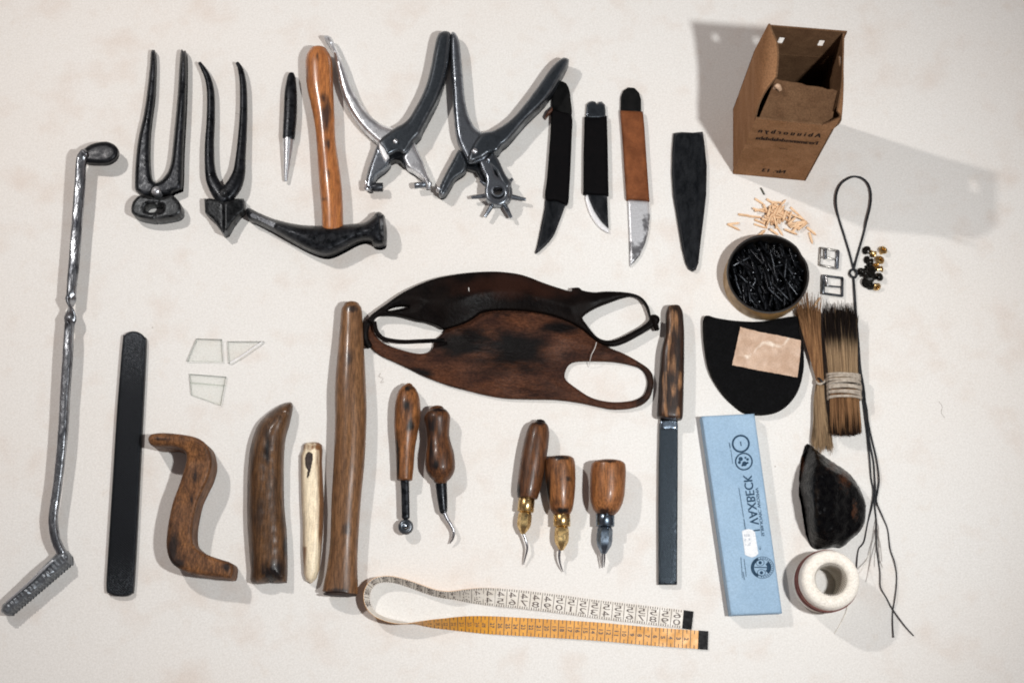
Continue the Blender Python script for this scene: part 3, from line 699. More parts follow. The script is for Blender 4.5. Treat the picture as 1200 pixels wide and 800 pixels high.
def nail(x, y, z, az, el):
    global nail_o
    if nail_o is None:
        o = build('shoe_nail', v, f, mat['nail'], None, base=Vector((0,0,0))); nail_o = o
    else:
        o = nail_o.copy(); COL.objects.link(o)
    o.location = Vector((x,y,z))*S
    d = Vector((math.cos(az)*math.cos(el), math.sin(az)*math.cos(el), math.sin(el)))
    o.rotation_mode = 'QUATERNION'; o.rotation_quaternion = d.to_track_quat('Z','Y')
    tag(o, 'blued steel shoe nail heaped in the round tin', 'nail', 'blued nails heaped in the round tin')
for lay in range(4):
    for k in range((60,60,52,36)[lay]):
        while True:
            x, y = random.uniform(-40,40), random.uniform(-40,40)
            if math.hypot(x,y) < 41-lay*1: break
        az = random.choice((math.radians(100), math.radians(-70), math.radians(115), math.radians(-60), random.uniform(0,6.28)))+random.gauss(0,.3)
        ex, ey = x+14*math.cos(az), y+14*math.sin(az); fx, fy = x-14*math.cos(az), y-14*math.sin(az)
        mxr = max(math.hypot(ex,ey), math.hypot(fx,fy))
        if mxr > 44: q = (44-mxr); rr_ = math.hypot(x,y)+1e-6; x += x/rr_*q; y += y/rr_*q
        nail(c.x+x, c.y+y, 11+lay*5.2+random.uniform(-1,1)-(1.5 if math.hypot(x,y)>28 else 0), az, random.gauss(0,.16))

# ------------------------------------------------------------------ buckles
Zb = lambda x, y: (960+x/8.89, 270+y/8.89)
def bar(name, a, b, r, m, parent, z=3): 
    a, b = Zb(*a), Zb(*b); return tube(name, [(a[0],a[1],z,r),(b[0],b[1],z,r)], m, parent, seg=10, sub=False)
t = thing('buckle', 971, 302, 'upper small steel buckle with its tongue folded inward', 'buckle', 'small buckles beside the tin')
V_ = [tube('x', [(*Zb(*a),3,1.3),(*Zb(*b),3,1.3)], None, bm_only=True, seg=10, sub=False) for a, b in (((12,182),(198,212)),((2,360),(182,395)),((12,182),(2,360)))]
v2, f2, _ = merge(V_); build('frame', v2, f2, mat['buckle'], t)
bar('roller', (195,215), (184,392), 2.2, mat['dull_steel'], t); bar('centre_bar', (5,275),(188,302), 1, mat['buckle'], t); bar('tongue', (66,195),(66,292), 1.7, mat['dark_steel'], t, 4.5)
t = thing('buckle', 975, 334, 'lower small dark buckle with thick left bar', 'buckle', 'small buckles beside the tin')
V_ = [tube('x', [(*Zb(*a),3,1.5),(*Zb(*b),3,1.5)], None, bm_only=True, seg=10, sub=False) for a, b in (((42,470),(243,495)),((40,655),(240,682)),((243,495),(240,682)))]
v2, f2, _ = merge(V_); build('frame', v2, f2, mat['black_iron'], t)
bar('roller', (42,472), (38,655), 2.4, mat['dark_steel'], t); bar('centre_bar', (50,575),(240,590), 1.1, mat['black_iron'], t); bar('tongue', (72,475),(88,575), 1.3, mat['steel'], t, 4.5)

# ------------------------------------------------------------------ waxed cord
Z6 = lambda p: zm(p, 4.443, 830, 200)
t = thing('waxed_cord', 1005, 400, 'black waxed cord with an upper loop and several loose trailing strands', 'cord')
lp = Z6([(757,515),(735,430),(708,340),(680,250),(666,180),(668,120),(690,70),(730,40),(765,31),(805,42),(835,75),(847,125),(843,185),(825,260),(808,330),(785,410),(768,470),(757,515)])
tube('loop', [(x,y,2+ (3 if 3<i<14 else 0),1.35) for i,(x,y) in enumerate(lp)], mat['cord'], t, seg=8)
kc = W(1000,320.5,3.5); ring = [(kc.x+4.2*math.cos(a), kc.y+4.9*math.sin(a), 3.5+math.sin(a*2), 1.5) for a in [k*math.pi/8 for k in range(17)]]
tube('knot', ring, mat['cord'], t, seg=8, world=True)
Zs = lambda p: zm(p, 4, 980, 560)
com = [(1000,325),(1001.5,345),(1003.5,375),(1006,405)]
sa = com+[(1009,430),(1010.5,455),(1013,480),(1017,510),(1020,540)]+Zs([(165,0),(176,60),(170,130),(150,210),(135,290),(122,315),(108,330),(101,370),(98,420)])
sb = com+[(1007,430),(1010,455),(1016,480),(1018,510),(1023.5,540)]+Zs([(180,0),(184,60),(180,120),(188,200),(188,270),(192,350),(205,440),(208,510),(235,560),(265,615),(320,690),(362,737)])
sd = com+[(1008,432),(1012,455),(1014.5,480),(1020,510),(1026,535)]+Zs([(198,0),(192,60),(186,110),(215,180),(238,240),(250,330),(270,390),(280,450),(279,510),(272,570),(262,630),(262,680),(266,745)])
for k, s_ in enumerate((sa, sb, sd)):
    tube('strand', [(x+(k-1)*.6, y, 1.4+.9*((i+k)%3), 1.0 if i<12 else .7) for i,(x,y) in enumerate(s_)], mat['cord'], t, seg=7, n=4)
for k in range(9):
    x0, y0 = 1026+random.uniform(-1.5,2), 590+random.uniform(-10,45)
    p = [(x0,y0,1.2,.28)]; dx = random.uniform(-.28,.22)
    for j in range(1,5): p.append((x0+dx*j*11+random.uniform(-.8,.8), y0+j*random.uniform(9,13), 1.2, .22))
    tube('loose_fibre', p, mat['fibre'], t, seg=5, n=3)

# ------------------------------------------------------------------ rivets
def rivet(kind, x, y, r, ax, z=None, lab=None):
    r *= 1.12
    ax = Vector(ax).normalized()
    m_ = mat['brass'] if kind == 'brass' else mat['black_rivet']
    z = z if z is not None else r+.2
    if kind == 'brass':
        v_, f_ = lathe([(r*.3,-1.3*r),(r*.3,.1*r),(r*.5,.38*r),(r*.85,.28*r),(r,0),(r*.85,-.12*r),(r*.48,-.2*r),(r*.45,-1.3*r)], W(x,y,z), 20, ax)
        o = build('brass_rivet', v_, f_, m_, None, base=Vector(W(x,y,0)))
        return tag(o, lab or 'gleaming hollow brass rivet in the little heap right of the cord knot', 'rivet', 'brass rivets beside the cord')
    v_, f_ = lathe([(.01,r*.5),(r*.45,r*.45),(r*.6,r*.15),(r*.95,r*.05),(r,-.1*r),(r*.9,-.2*r),(r*.42,-.25*r),(r*.36,-1.5*r),(r*.7,-1.6*r),(r*.7,-1.85*r),(.01,-1.9*r)], W(x,y,z), 20, ax) if int(x*7)%2 else lathe([(.01,r*.75),(r*.5,r*.68),(r*.82,r*.45),(r,r*.1),(r*.95,-.1*r),(r*.4,-.15*r),(r*.36,-1.5*r),(r*.7,-1.6*r),(r*.7,-1.85*r),(.01,-1.9*r)], W(x,y,z), 20, ax)
    o = build(kind+'_rivet', v_, f_, m_, None, base=Vector(W(x,y,0)))
    tag(o, lab or ('gleaming brass rivet in the little heap right of the cord knot' if kind=='brass' else 'blackened round headed rivet in the little heap right of the cord knot'), 'rivet', kind+' rivets beside the cord')
for x, y, r, ax, z in ((490,205,4.9,(-.6,.2,.7),5),(495,305,4.2,(-.7,0,.5),5),(440,430,4.3,(-.5,-.3,.6),5),(550,400,5.2,(.2,.3,.8),7),(630,485,4.6,(.7,.1,.5),5),(500,545,6,(-.2,-.5,.7),7),(545,590,4.4,(.1,-.8,.4),5),
                       (540,470,5.4,(0,0,1),10),(480,450,4.6,(-.5,.5,.6),9),(530,330,4,(.3,.5,.6),6)):
    rivet('black', *Zb(x,y), r, ax, z)
for x, y, r, ax, z, lb in ((665,205,4.9,(.2,.3,.9),5,'brass rivet lying farthest up and right of the rivet heap'),(570,248,4.2,(.5,-.6,.3),4.5,None),(635,308,4.8,(.2,.1,.9),5.5,None),(650,400,3.6,(1,.2,.1),4,None),(602,588,4.4,(.2,-.6,.7),5,'brass rivet at the lower end of the rivet heap'),(590,370,3.8,(0,.3,.8),6,None)):
    rivet('brass', *Zb(x,y), r, ax, z, lb)

# ------------------------------------------------------------------ heel leather with a scrap on it
Zk = lambda p: zm(p, 4, 750, 340)
o = relief('leather_piece', Zk([(300,128),(322,119),(360,130),(450,143),(560,147),(650,133),(725,122),(742,130),(748,200),(765,260),(769,320),(766,380),(748,455),(722,505),(690,540),(650,565),(600,578),(540,580),(485,568),(440,535),(395,490),(350,425),(322,360),(305,270),(298,190)]), mat['heel'], None, z0=.3, zb=9, zt=11, r=2.5, s=4, smooth=1)
tag(o, 'thick black D shaped leather piece with a hollow top edge', 'leather piece')
def scr(x, y, d, e):
    return 13.2+1.4*nsm(x, y, 12, 3)+.9*nsm(x,y,5,1)
o = relief('leather_scrap', Zk([(470,172),(560,195),(660,214),(755,235),(749,320),(738,408),(640,390),(530,370),(432,350),(452,260)]), mat['scrap'], None, zfun=scr, thick=1.2, r=1, s=2.5, wob=.25,
           mask=lambda x,y: .65*math.exp(-((y-(413-(x-875)*.32+5*math.sin(x/6)))/2.2)**2)*(1 if x>873 else .2))
tag(o, 'creased pale tan rectangular leather scrap lying on the black leather piece', 'leather scrap')

# ------------------------------------------------------------------ bristle bundles
def bristles(name, m, parent, paths, mask=None, r=.42):
    lst = []
    for p in paths:
        off_ = random.gauss(0, .16)
        mk_ = (lambda x, y, o_=off_: max(0, mask(x, y+o_*28)+o_*(1 if mask(x,y) > .05 else .25))) if mask else None
        lst.append(tube('x', [(q[0],q[1],q[2],r*(1 if k < len(p)-1 else .5)) for k, q in enumerate(p)], None, bm_only=True, seg=4, n=2, mask=mk_))
    v_, f_, k_ = merge(lst); return build(name, v_, f_, m, parent, k_, sharp=80)
t = thing('bristle_bundle', 958, 445, 'thin loose bristle bundle tied at the middle and spread at both ends', 'bristles')
ps = []
for k in range(420):
    u = random.uniform(-1,1); w = random.random()
    x1 = 947.5+u*13.5+random.gauss(0,1.2); y1 = 366+random.gauss(0,2.5)-(random.random()**6)*14
    ps.append([(961.5+u*4, 448, 4+6*w), (957.5+u*6.5, 425, 4+7*w), (952+u*10, 395, 4+8*w+1*math.cos(u)), (x1, y1, 4+9*w+random.uniform(-1,3))])
for k in range(25):
    u = random.uniform(-1,1); ps.append([(952+u*10,395,8),(946+u*16,366,10),(943+u*22,350-random.random()*12,11+random.uniform(-3,4))])
bristles('upper_bristles', mat['bristle_red'], t, ps, mask=lambda x,y: max(0,.3-.3*(x-935)/20) if y>378 else .3)
ps = []
for k in range(330):
    u = random.uniform(-1,1); w = random.random(); ln = random.gauss(0,6)
    ps.append([(961.5+u*4, 446, 4+6*w), (960+u*6, 465, 4+6*w), (962+u*8.5, 492, 4+6*w), (964+u*12+random.gauss(0,1), 520+ln, 3+5*w)])
bristles('lower_bristles', mat['bristle'], t, ps, mask=lambda x,y: .45 if (x<957 or x>967) and 455<y<520 else .1)
tube('tie', [(956,446,8,1.4),(958,449,13,1.4),(962,449.5,14.5,1.4),(966,447,12,1.4),(967,444.5,6,1.4)], mat['string'], t, seg=8)
tube('tie', [(957,443,7,1.2),(961,444,14.3,1.2),(965,450,13.5,1.2)], mat['cord'], t, seg=8)

t = thing('brush_bundle', 988, 440, 'thick dark tipped bristle brush bound with pale string', 'brush')
ps = []
for k in range(1050):
    a = random.uniform(0, 2*math.pi); q = math.sqrt(random.random()); u, w = q*math.cos(a), q*math.sin(a)
    y1 = 368+random.gauss(0,3)+3*abs(u)-(random.random()**8)*14
    ps.append([(988.5+u*17, 446, 14+w*12), (987+u*18, 420, 14+w*13), (985.5+u*19.5, 393, 14+w*13.5), (984.5+u*20.5+random.gauss(0,1), y1, 14+w*13.5)])
bristles('upper_bristles', mat['bristle'], t, ps, mask=lambda x,y: max(0, min(1.1, (420-y)/30)))
ps = []
for k in range(800):
    a = random.uniform(0, 2*math.pi); q = math.sqrt(random.random()); u, w = q*math.cos(a), q*math.sin(a)
    ps.append([(989+u*17, 455, 14+w*12), (990+u*17.6, 480, 14+w*12), (991.5+u*18.3+random.gauss(0,.5), 508+random.gauss(0,1.6)-2*abs(u)**3, 14+w*12)])
bristles('lower_bristles', mat['bristle_red'], t, ps, mask=lambda x,y: .15+max(0, min(.8, (y-490)/16)))
lst = []
for k in range(14):
    y = 438.5+k*2.15+random.uniform(-.5,.5); cx = 988.2+k*.09; ce = W(cx, y+1, 14); tl_ = random.uniform(-.06,.06)
    ringp = [(ce.x+18.6*math.cos(a), ce.y+18.6*math.cos(a)*tl_-.1*18*math.cos(a)*.6+(1.0 if k%3 else -1.2)*math.sin(a), 14+13.6*math.sin(a), 1.45) for a in [j*math.pi/12 for j in range(25)]]
    lst.append(tube('x', ringp, None, world=True, bm_only=True, seg=8, n=2))
v_, f_, _ = merge(lst); build('string_binding', v_, f_, mat['string'], t)
tube('string_end', [(1004,449,20,1.2),(1008,450,14,1.1),(1009,456,8,1.1),(1007,461,6,1),(1010,466,3,.9)], mat['string'], t, seg=7)

# ------------------------------------------------------------------ blue box
t = thing('blue_box', 868, 603, 'long pale blue cardboard carton with dark print and white price sticker', 'box')
zt_ = 20.0
relief('carton', [(822,487.5),(884,484.5),(916.5,718),(856.5,720.5)], mat['blue_card'], t, z0=.3, zb=zt_-2.2, zt=zt_, r=2.4, s=6)
def bw(x, y, k=0): return W(x, y, zt_+.25+k)
lst = []
def btxt(s, a, b, wdt, bold=0, k=0):
    A_, B_ = bw(*a, k), bw(*b, k); d = (B_-A_).normalized(); rt = Vector((d.y, -d.x, 0)); lst.append(text_on(s, A_, B_, rt*wdt, bold)+(None,))
btxt('VAXBECK', (879.5,615.5), (870.8,557), 10, .6)
btxt('I', (882,622.5),(881.7,621), 9)
btxt('SUBUOVIC WOSMV', (892.5,628), (885,571.5), 3.4, .35)
btxt('ommnenoummaunn', (871,606), (865.5,572), 1.3, .4)
btxt('nimanm', (873,621), (871.2,608), 1.7, .4)
btxt('nommannm', (858.3,543), (856,527), 1.1, .3)
btxt('mm', (855,525), (854,519), 2.2, .4)
btxt('manonimomn', (869.5,676.5), (867.8,653), 1.3, .3); btxt('numanomn', (874,675), (871.5,655), 1.4, .3); btxt('omnu', (871.8,679), (870.3,670), 1.6, .3)
btxt('c', (890,644), (889,640), 3)
def ringf(cx, cy, r0, r1, sx=1, a0=0, a1=2*math.pi, n=40, k=0):
    V_ = []; F_ = []
    for i in range(n+1):
        a = a0+(a1-a0)*i/n
        for r_ in (r0, r1): V_.append(bw(cx+r_*math.cos(a)*sx, cy+r_*math.sin(a), k))
    for i in range(n): F_.append([2*i, 2*i+1, 2*i+3, 2*i+2])
    lst.append((V_, F_, None))
ringf(868.1,519.6,8.4,10.6); ringf(871.7,540.4,8.8,10.5)
lst.append(([bw(867.1,517.2), bw(868.4,517), bw(869.2,522), bw(868,522.2)], [[0,1,2,3]], None))
for cx, cy, r_ in ((868,537.5,2.6),(872.5,543,2.9),(876,538,1.6),(866.5,541.5,1.8),(873.5,536,1.3),(876,542,1.3),(870,545,1.2)): ringf(cx, cy, .01, r_, n=12)
ex, ey = 893.5, 664.5
ringf(ex,ey,12.3,12.9,1.06); ringf(ex,ey,9.3,9.8,1.06)
ringf(ex,ey,9.6,12.4,1.06,math.radians(115),math.radians(245)); ringf(ex,ey,5,9.4,1.06,math.radians(-48),math.radians(48))
for k in range(16):
    a = math.radians(-100+k*13); ringf(ex+11*math.cos(a)*1.06, ey+11*math.sin(a), .01, .75, n=6)
ringf(890.8,658.8,.01,2,n=14); ringf(892.3,670.6,.01,2,n=14); ringf(890.8,658.8,3.6,4.2,1.2,n=20); ringf(892.3,670.6,3.6,4.2,1.2,n=20)
lst.append(([bw(884,663.6), bw(899,664), bw(899,665.2), bw(884,664.8)], [[0,1,2,3]], None))
v_, f_, _ = merge(lst); build('printed_lettering', v_, f_, mat['blue_ink'], t)
lst = []
pl = [(869.5,622),(873,620.3),(877.5,619.5),(881.5,620.5),(884.7,623),(888.7,648.5),(885.5,651.3),(881.5,652.7),(877,651.5),(873,649.5)]
st_ = build('price_sticker', [bw(x,y,.35) for x,y in pl]+[bw(x,y,-.1) for x,y in pl], [list(range(10))]+[[i,(i+1)%10,(i+1)%10+10,i+10] for i in range(10)], mat['label_white'], t)
lst = []
for s, x, y, h in (('0.5.0',872,627,2.6),('F 5',872.5,632,2.6),('5.-',873.5,637.5,3)):
    A_ = bw(x+6.5,y+1,.6); B_ = bw(x,y+1.4,.6); lst.append(text_on(s, A_, B_, Vector((0,1,0))*h, .2)+(None,))
v_, f_, _ = merge(lst); build('printed_figures', v_, f_, mat['label_ink'], st_, base=parent_origin(t))

# ------------------------------------------------------------------ wax lump
Zw = lambda p: zm(p, 3.077, 900, 500)
def wz(x, y, d, e):
    xl = 937+13*((y-578)/62)**2
    u = max(0, x-xl); v_ = (y-580)/63; rise = math.sin(min(1, u/24)*math.pi/2)**.7
    h = 70*math.sqrt(max(.05, 1-min(.95, v_*v_)))*(1-.8*max(0,(u-13)/68)**1.5)*rise
    h = min(h, 2+12*math.sqrt(d)+d*1.5)
    return max(2, h)+1.5*nsm(x,y,7,2)*min(1,d/4)+.9*nsm(x,y,2.9,5)*min(1,d/4)
o = relief('wax_lump', Zw([(140,62),(155,66),(190,95),(240,130),(290,165),(325,210),(348,260),(354,300),(348,345),(332,378),(300,405),(270,432),(240,432),(215,437),(170,437),(150,410),(140,360),(132,300),(120,240),(113,190),(118,130),(130,80)]), mat['wax'], None, z0=0, r=5, s=2.2, zfun=wz, wob=.35, smooth=1,
       mask=lambda x,y: blobs((990,560,10,22),(1002,598,5,16),(976,545,10,10),(940,545,4,20))(x,y)*.8, sharp=60)
tag(o, 'shiny black lump of cobbler wax shaped like a half disc', 'wax')

# ------------------------------------------------------------------ thread spool
cb = W(961,684,0)
t = thing('thread_spool', 961, 684, 'upright cream thread spool with dark red bands at its lower side', 'thread spool')
Hs = 60
pr = [(29,1),(31.5,4)]
for k in range(18): pr.append((31.6+.5*math.sin(k*2.3)+1.2*math.sin(k/17*math.pi), 5+k*2.7))
pr += [(32,53),(30.5,57.5),(27.5,60),(23,60.6),(19,59.4),(17.5,57)]
v_, f_ = lathe(pr, cb, 72); build('wound_thread', v_, f_, mat['thread'], t)
v_, f_ = lathe([(17.6,57.2),(16.8,50),(16.4,20),(16.4,1)], cb, 48); build('core', v_, f_, mat['core'], t)
lst = []
for h, w_ in ((28,7),(40,6)):
    lst.append(lathe([(32.6,h-w_/2),(33.9,h-w_/2+.6),(33.9,h+w_/2-.6),(32.6,h+w_/2)], cb, 72))
v_, f_, _ = merge([(a,b,None) for a,b in lst]); build('red_band', v_, f_, mat['thread_red'], t)
# windings crossing the top
lst = []
for k in range(84):
    a = k*2*math.pi/84; p = []
    for j in range(7):
        q = j/6; rr_ = 18.5+q*11.5; aa = a+q*.9; zz = 60.3-1.6*abs(q-.4)**2*4
        p.append((cb.x+rr_*math.cos(aa), cb.y+rr_*math.sin(aa), zz, .42))
    lst.append(tube('x', p, None, world=True, bm_only=True, seg=5, n=1))
for k in range(44):
    a = k*2*math.pi/44; p = [(cb.x+16.6*math.cos(a+q*.8), cb.y+16.6*math.sin(a+q*.8), 57-q*50, .5) for q in (0,.25,.5,.75,1)]
    lst.append(tube('x', p, None, world=True, bm_only=True, seg=5, n=1))
v_, f_, _ = merge(lst); build('crossed_winding', v_, f_, mat['thread'], t)
tube('loose_end', [(994,708,3,.5),(991,718,1.5,.5),(985,730,1,.45),(978,742,1,.4)], mat['thread'], t, seg=6)
tube('loose_end', [(1006,672,40,.4),(1009,668,20,.4),(1016,655,2,.4),(1020,645,1,.35)], mat['thread'], t, seg=6)

# ------------------------------------------------------------------ tape measure
t = thing('tape_measure', 620, 715, 'folded tailor tape measure, orange side and white side up, joined in a standing loop', 'tape measure')
# px, py of the centre line on its resting edge side; a = roll (0 flat, 1 on edge)
tp = [(829.5,750,0),(818,749.2,0),(760,745,0),(700,739.6,0),(640,735.8,.02),(600,733.5,.05),(570,732,.2),(545,731,.42),(520,731,.65),(495,730.6,.84),(475,730,.97),(458,727.5,1),(442,721,1),(433,711,1),(430.5,699,1),(434,688,1),(442,681,1),(454,679,.98),
      (466,680.5,.93),(480,684.5,.88),(495,690,.88),(510,695,.9),(524,697.5,.86),(540,698,.66),(555,698.3,.46),(570,698.8,.28),(590,700.3,.12),(610,702,.05),(660,708,.02),(700,713.5,0),(750,719.3,0),(801,725.4,0),(811.5,726.8,0)]
Q = cr(tp, 8)
C = [W(q[0], q[1], 0) for q in Q]
N_ = len(C); w2 = 10.0; ds = [0]
rows = []
for i in range(N_):
    T_ = (C[min(N_-1,i+1)]-C[max(0,i-1)]).normalized()
    a = max(0, min(1, Q[i][2]))*math.pi/2
    side = Vector((T_.y, -T_.x, 0))
    # flat cross direction always points to the table's near side; on edge it points down
    near = Vector((0,-1,0)); near = (near-T_*near.dot(T_)); 
    near = near.normalized() if near.length > .3 else side
    inw = Vector((T_.y, -T_.x, 0)) if a > 1.2 else Vector((0,0,0))
    cr_ = (near*math.cos(a)+Vector((0,0,-1))*math.sin(a)+inw*.22*max(0,(a-1.2)/.37)).normalized()
    cz = w2*abs(cr_.z)+.9+(.6*math.sin(i/14.) +.6 if a < .3 else 0)
    c_ = Vector((C[i].x, C[i].y, cz)); rows.append((c_, cr_, T_))
    if i: ds.append(ds[-1]+(rows[i][0]-rows[i-1][0]).length)
def tape_pt(s_, v_, off):        # arc length, -1..1 across, height above the orange face
    s_ = max(0, min(ds[-1]-1e-3, s_)); i = int(np.searchsorted(ds, s_, side='right')-1); i = min(max(i,0), N_-2)
    f_ = (s_-ds[i])/(ds[i+1]-ds[i]+1e-9)
    c_ = rows[i][0].lerp(rows[i+1][0], f_); k_ = rows[i][1].lerp(rows[i+1][1], f_).normalized(); T_ = (rows[i+1][0]-rows[i][0]).normalized()
    return c_+k_*w2*v_+T_.cross(k_)*off
def ribbon(name, s0, s1, off, m, step=3, wd=1.0):
    n = max(2, int((s1-s0)/step)); V_ = []; F_ = []
    for i in range(n+1):
        s_ = s0+(s1-s0)*i/n
        V_ += [tape_pt(s_,-wd,off), tape_pt(s_,wd,off)]
    for i in range(n): F_.append([2*i,2*i+1,2*i+3,2*i+2])
    return V_, F_
def body(name, s0, s1, lo, hi, m, wd=1.0):
    a_, fa_ = ribbon('', s0, s1, lo, m, wd=wd); b_, fb_ = ribbon('', s0, s1, hi, m, wd=wd); n = len(a_)
    F_ = fa_+[[i+n for i in reversed(q)] for q in fb_]
    for i in range(0, n-2, 2): F_ += [[i,i+2,i+2+n,i+n],[i+1,i+3,i+3+n,i+1+n]]
    F_ += [[0,1,1+n,n],[n-2,n-1,2*n-1,2*n-2]]
    return build(name, a_+b_, F_, m, t)
LT = ds[-1]
body('orange_face', 11, LT-11, 0, .35, mat['tape_orange']); body('white_face', 11, LT-11, -.35, -.004, mat['tape_white'])
body('end_tab', 0, 11, -.6, .7, mat['tab_black'], 1.02); body('end_tab', LT-11, LT, -.6, .7, mat['tab_black'], 1.02)
def tick(s_, v0, v1, w_, off):
    return ([tape_pt(s_-w_/2,v0,off), tape_pt(s_+w_/2,v0,off), tape_pt(s_+w_/2,v1,off), tape_pt(s_-w_/2,v1,off)], [[0,1,2,3]], None)
def ttext(s, sc_, vc, su, vu, off, rot=0, mir=False):
    V_, F_ = text_geo(s); out_ = []
    for x, y in V_:
        x -= .5; y -= .5
        if rot: x, y = -y, x
        out_.append(tape_pt(sc_+x*su, vc+y*vu, off))
    return (out_, F_, None)
OR, WH = .5, -.5
cell = 8.65; lst = []
k = 1
while 11+k*cell < LT*.5+10:
    s_ = 11+k*cell
    lst.append(tick(s_, -1, 1, .8, OR)); lst.append(tick(s_-cell/2, .6, 1, .8, OR)); lst.append(tick(s_-cell/2, -1, -.6, .8, OR))
    # orange numbers read across the tape
    lst.append(ttext(str(k+1), s_+cell*.5, 0, 4.6, (.3 if k < 9 else .52), OR, rot=1)); lst.append(ttext(str(k+1), s_+cell*.5+.5, .02, 4.6, (.3 if k < 9 else .52), OR+.02, rot=1))
    k += 1
v_, f_, _ = merge(lst); build('orange_scale', v_, f_, mat['tape_ink'], t)
lst = []; cell = 13.2; k = 0; num = 60
while LT-11-k*cell > LT*.5+6:
    s_ = LT-11-k*cell
    if k: lst.append(tick(s_, -1, 1, .7, WH))
    for j in range(1,5):
        lst.append(tick(s_-j*cell/5, -1, -.74, .9, WH)); lst.append(tick(s_-j*cell/5, .74, 1, .9, WH))
    s1 = str(num-k)
    for q, ch in enumerate(s1[:2]):
        V_, F_ = text_geo(ch)
        cs, cv = s_-cell/2, (-.38 if q == 0 else .38)
        # the slide is mirrored: digits face the other way
        wd_ = 2 if ch == '1' else 8.2
        lst.append(([tape_pt(cs-(x-.5)*wd_, cv-(y-.5)*.62, WH) for x, y in V_], F_, None))
    k += 1
v_, f_, _ = merge(lst); build('white_scale', v_, f_, mat['tape_ink'], t)

# ------------------------------------------------------------------ glass
Zg = lambda p: zm(p, 2.424, 160, 380)
for o_, lb in (([(170,40),(242,42),(246,107),(142,105)],'upper left four sided clear glass shard lying beside the triangular one'),
               ([(258,48),(362,48),(300,90),(262,112)],'pointed three cornered clear glass shard right of another shard'),
               ([(150,140),(255,148),(240,230),(155,200)],'lowest clear glass shard with a score line across it')):
    p = Zg(o_); V_ = []; n = len(p)
    zt2 = 2.6
    for z_, k_ in ((.4,1),(zt2,1)): V_ += [W(x, y, z_) for x, y in p]
    F_ = [[n+i for i in range(n)], list(reversed(range(n)))]+[[i,(i+1)%n,(i+1)%n+n,i+n] for i in range(n)]
    o = build('glass_shard', V_, F_, mat['glass'], None, m2=mat['glass_edge'], f2=range(2, 2+n), sharp=10)
    tag(o, lb, 'glass shard')
    # ground rim
    cx = sum(q[0] for q in p)/n; cy = sum(q[1] for q in p)/n
    inn = [(cx+(x-cx)*.94, cy+(y-cy)*.94) for x, y in p]
    V2 = [W(x,y,zt2+.05) for x,y in p]+[W(x,y,zt2+.3) for x,y in inn]
    build('rim', V2, [[i,(i+1)%n,(i+1)%n+n,i+n] for i in range(n)], mat['glass_edge'], o, sharp=10)
    if 'three cornered' in lb:
        q = Zg([(356,50),(330,68),(300,89),(266,109)]); tube('bevel_glint', [(x,y,3,.8) for x,y in q], mat['edge_steel'], o, seg=6)  # opaque white strip painting the glint of the long bevel
    if 'lowest' in lb:
        q = Zg([(152,163),(253,172),(253,176),(152,168)]); build('score_line', [W(x,y,zt2+.2) for x,y in q], [[0,1,2,3]], mat['glass_edge'], o)

# ------------------------------------------------------------------ flat file
o = relief('flat_file', [(143.5,400),(146,392.5),(151,389),(158,388),(165,390.5),(169.5,395),(171,403),(168,470),(164,550),(160,630),(156.5,688),(154,694.5),(148,698),(136,698),(128.5,695),(124.5,688),(127,640),(132,560),(137,480)], mat['rasp'], None, z0=.3, zb=5.5, zt=8, r=3, s=4.5, smooth=1, mask=lambda x,y: max(0,.5-(y-389)/150, .45-(698-y)/120)*.9)
tag(o, 'flat dark steel file with rounded ends and cross cut teeth', 'file')

# ------------------------------------------------------------------ S shaped wooden tool
Zz = lambda p: zm(p, 4.207, 150, 500)
o = relief('curved_wooden_tool', Zz([(100,62),(108,42),(130,33),(180,30),(270,38),(340,54),(385,85),(408,130),(416,185),(400,250),(372,310),(345,370),(328,440),(318,510),(322,570),(345,600),(390,628),(450,650),(505,668),(519,690),(514,735),(500,748),(450,742),(380,735),(310,722),(255,700),(215,668),(195,620),(190,560),(200,470),(222,370),(255,280),(275,215),(288,160),(280,125),(230,100),(160,98),(115,90)]),
      mat['stool_wood'], None, z0=3, zb=30, zt=38, r=5, s=3.4, smooth=1, zfun=lambda x,y,d,e: 31+7*e+1.2*nsm(x,y,16,1)*min(1,d/5)+(8 if y<540 else 0)*max(0,min(1,(540-y)/25)),
      mask=blobs((203,640,11,40),(228,556,4,16),(205,660,16,9),(225,585,4,12),(190,514,14,3),(264,664,8,9)), sharp=60)
tag(o, 'dark worn wooden tool bent in an S shape', 'wooden tool')

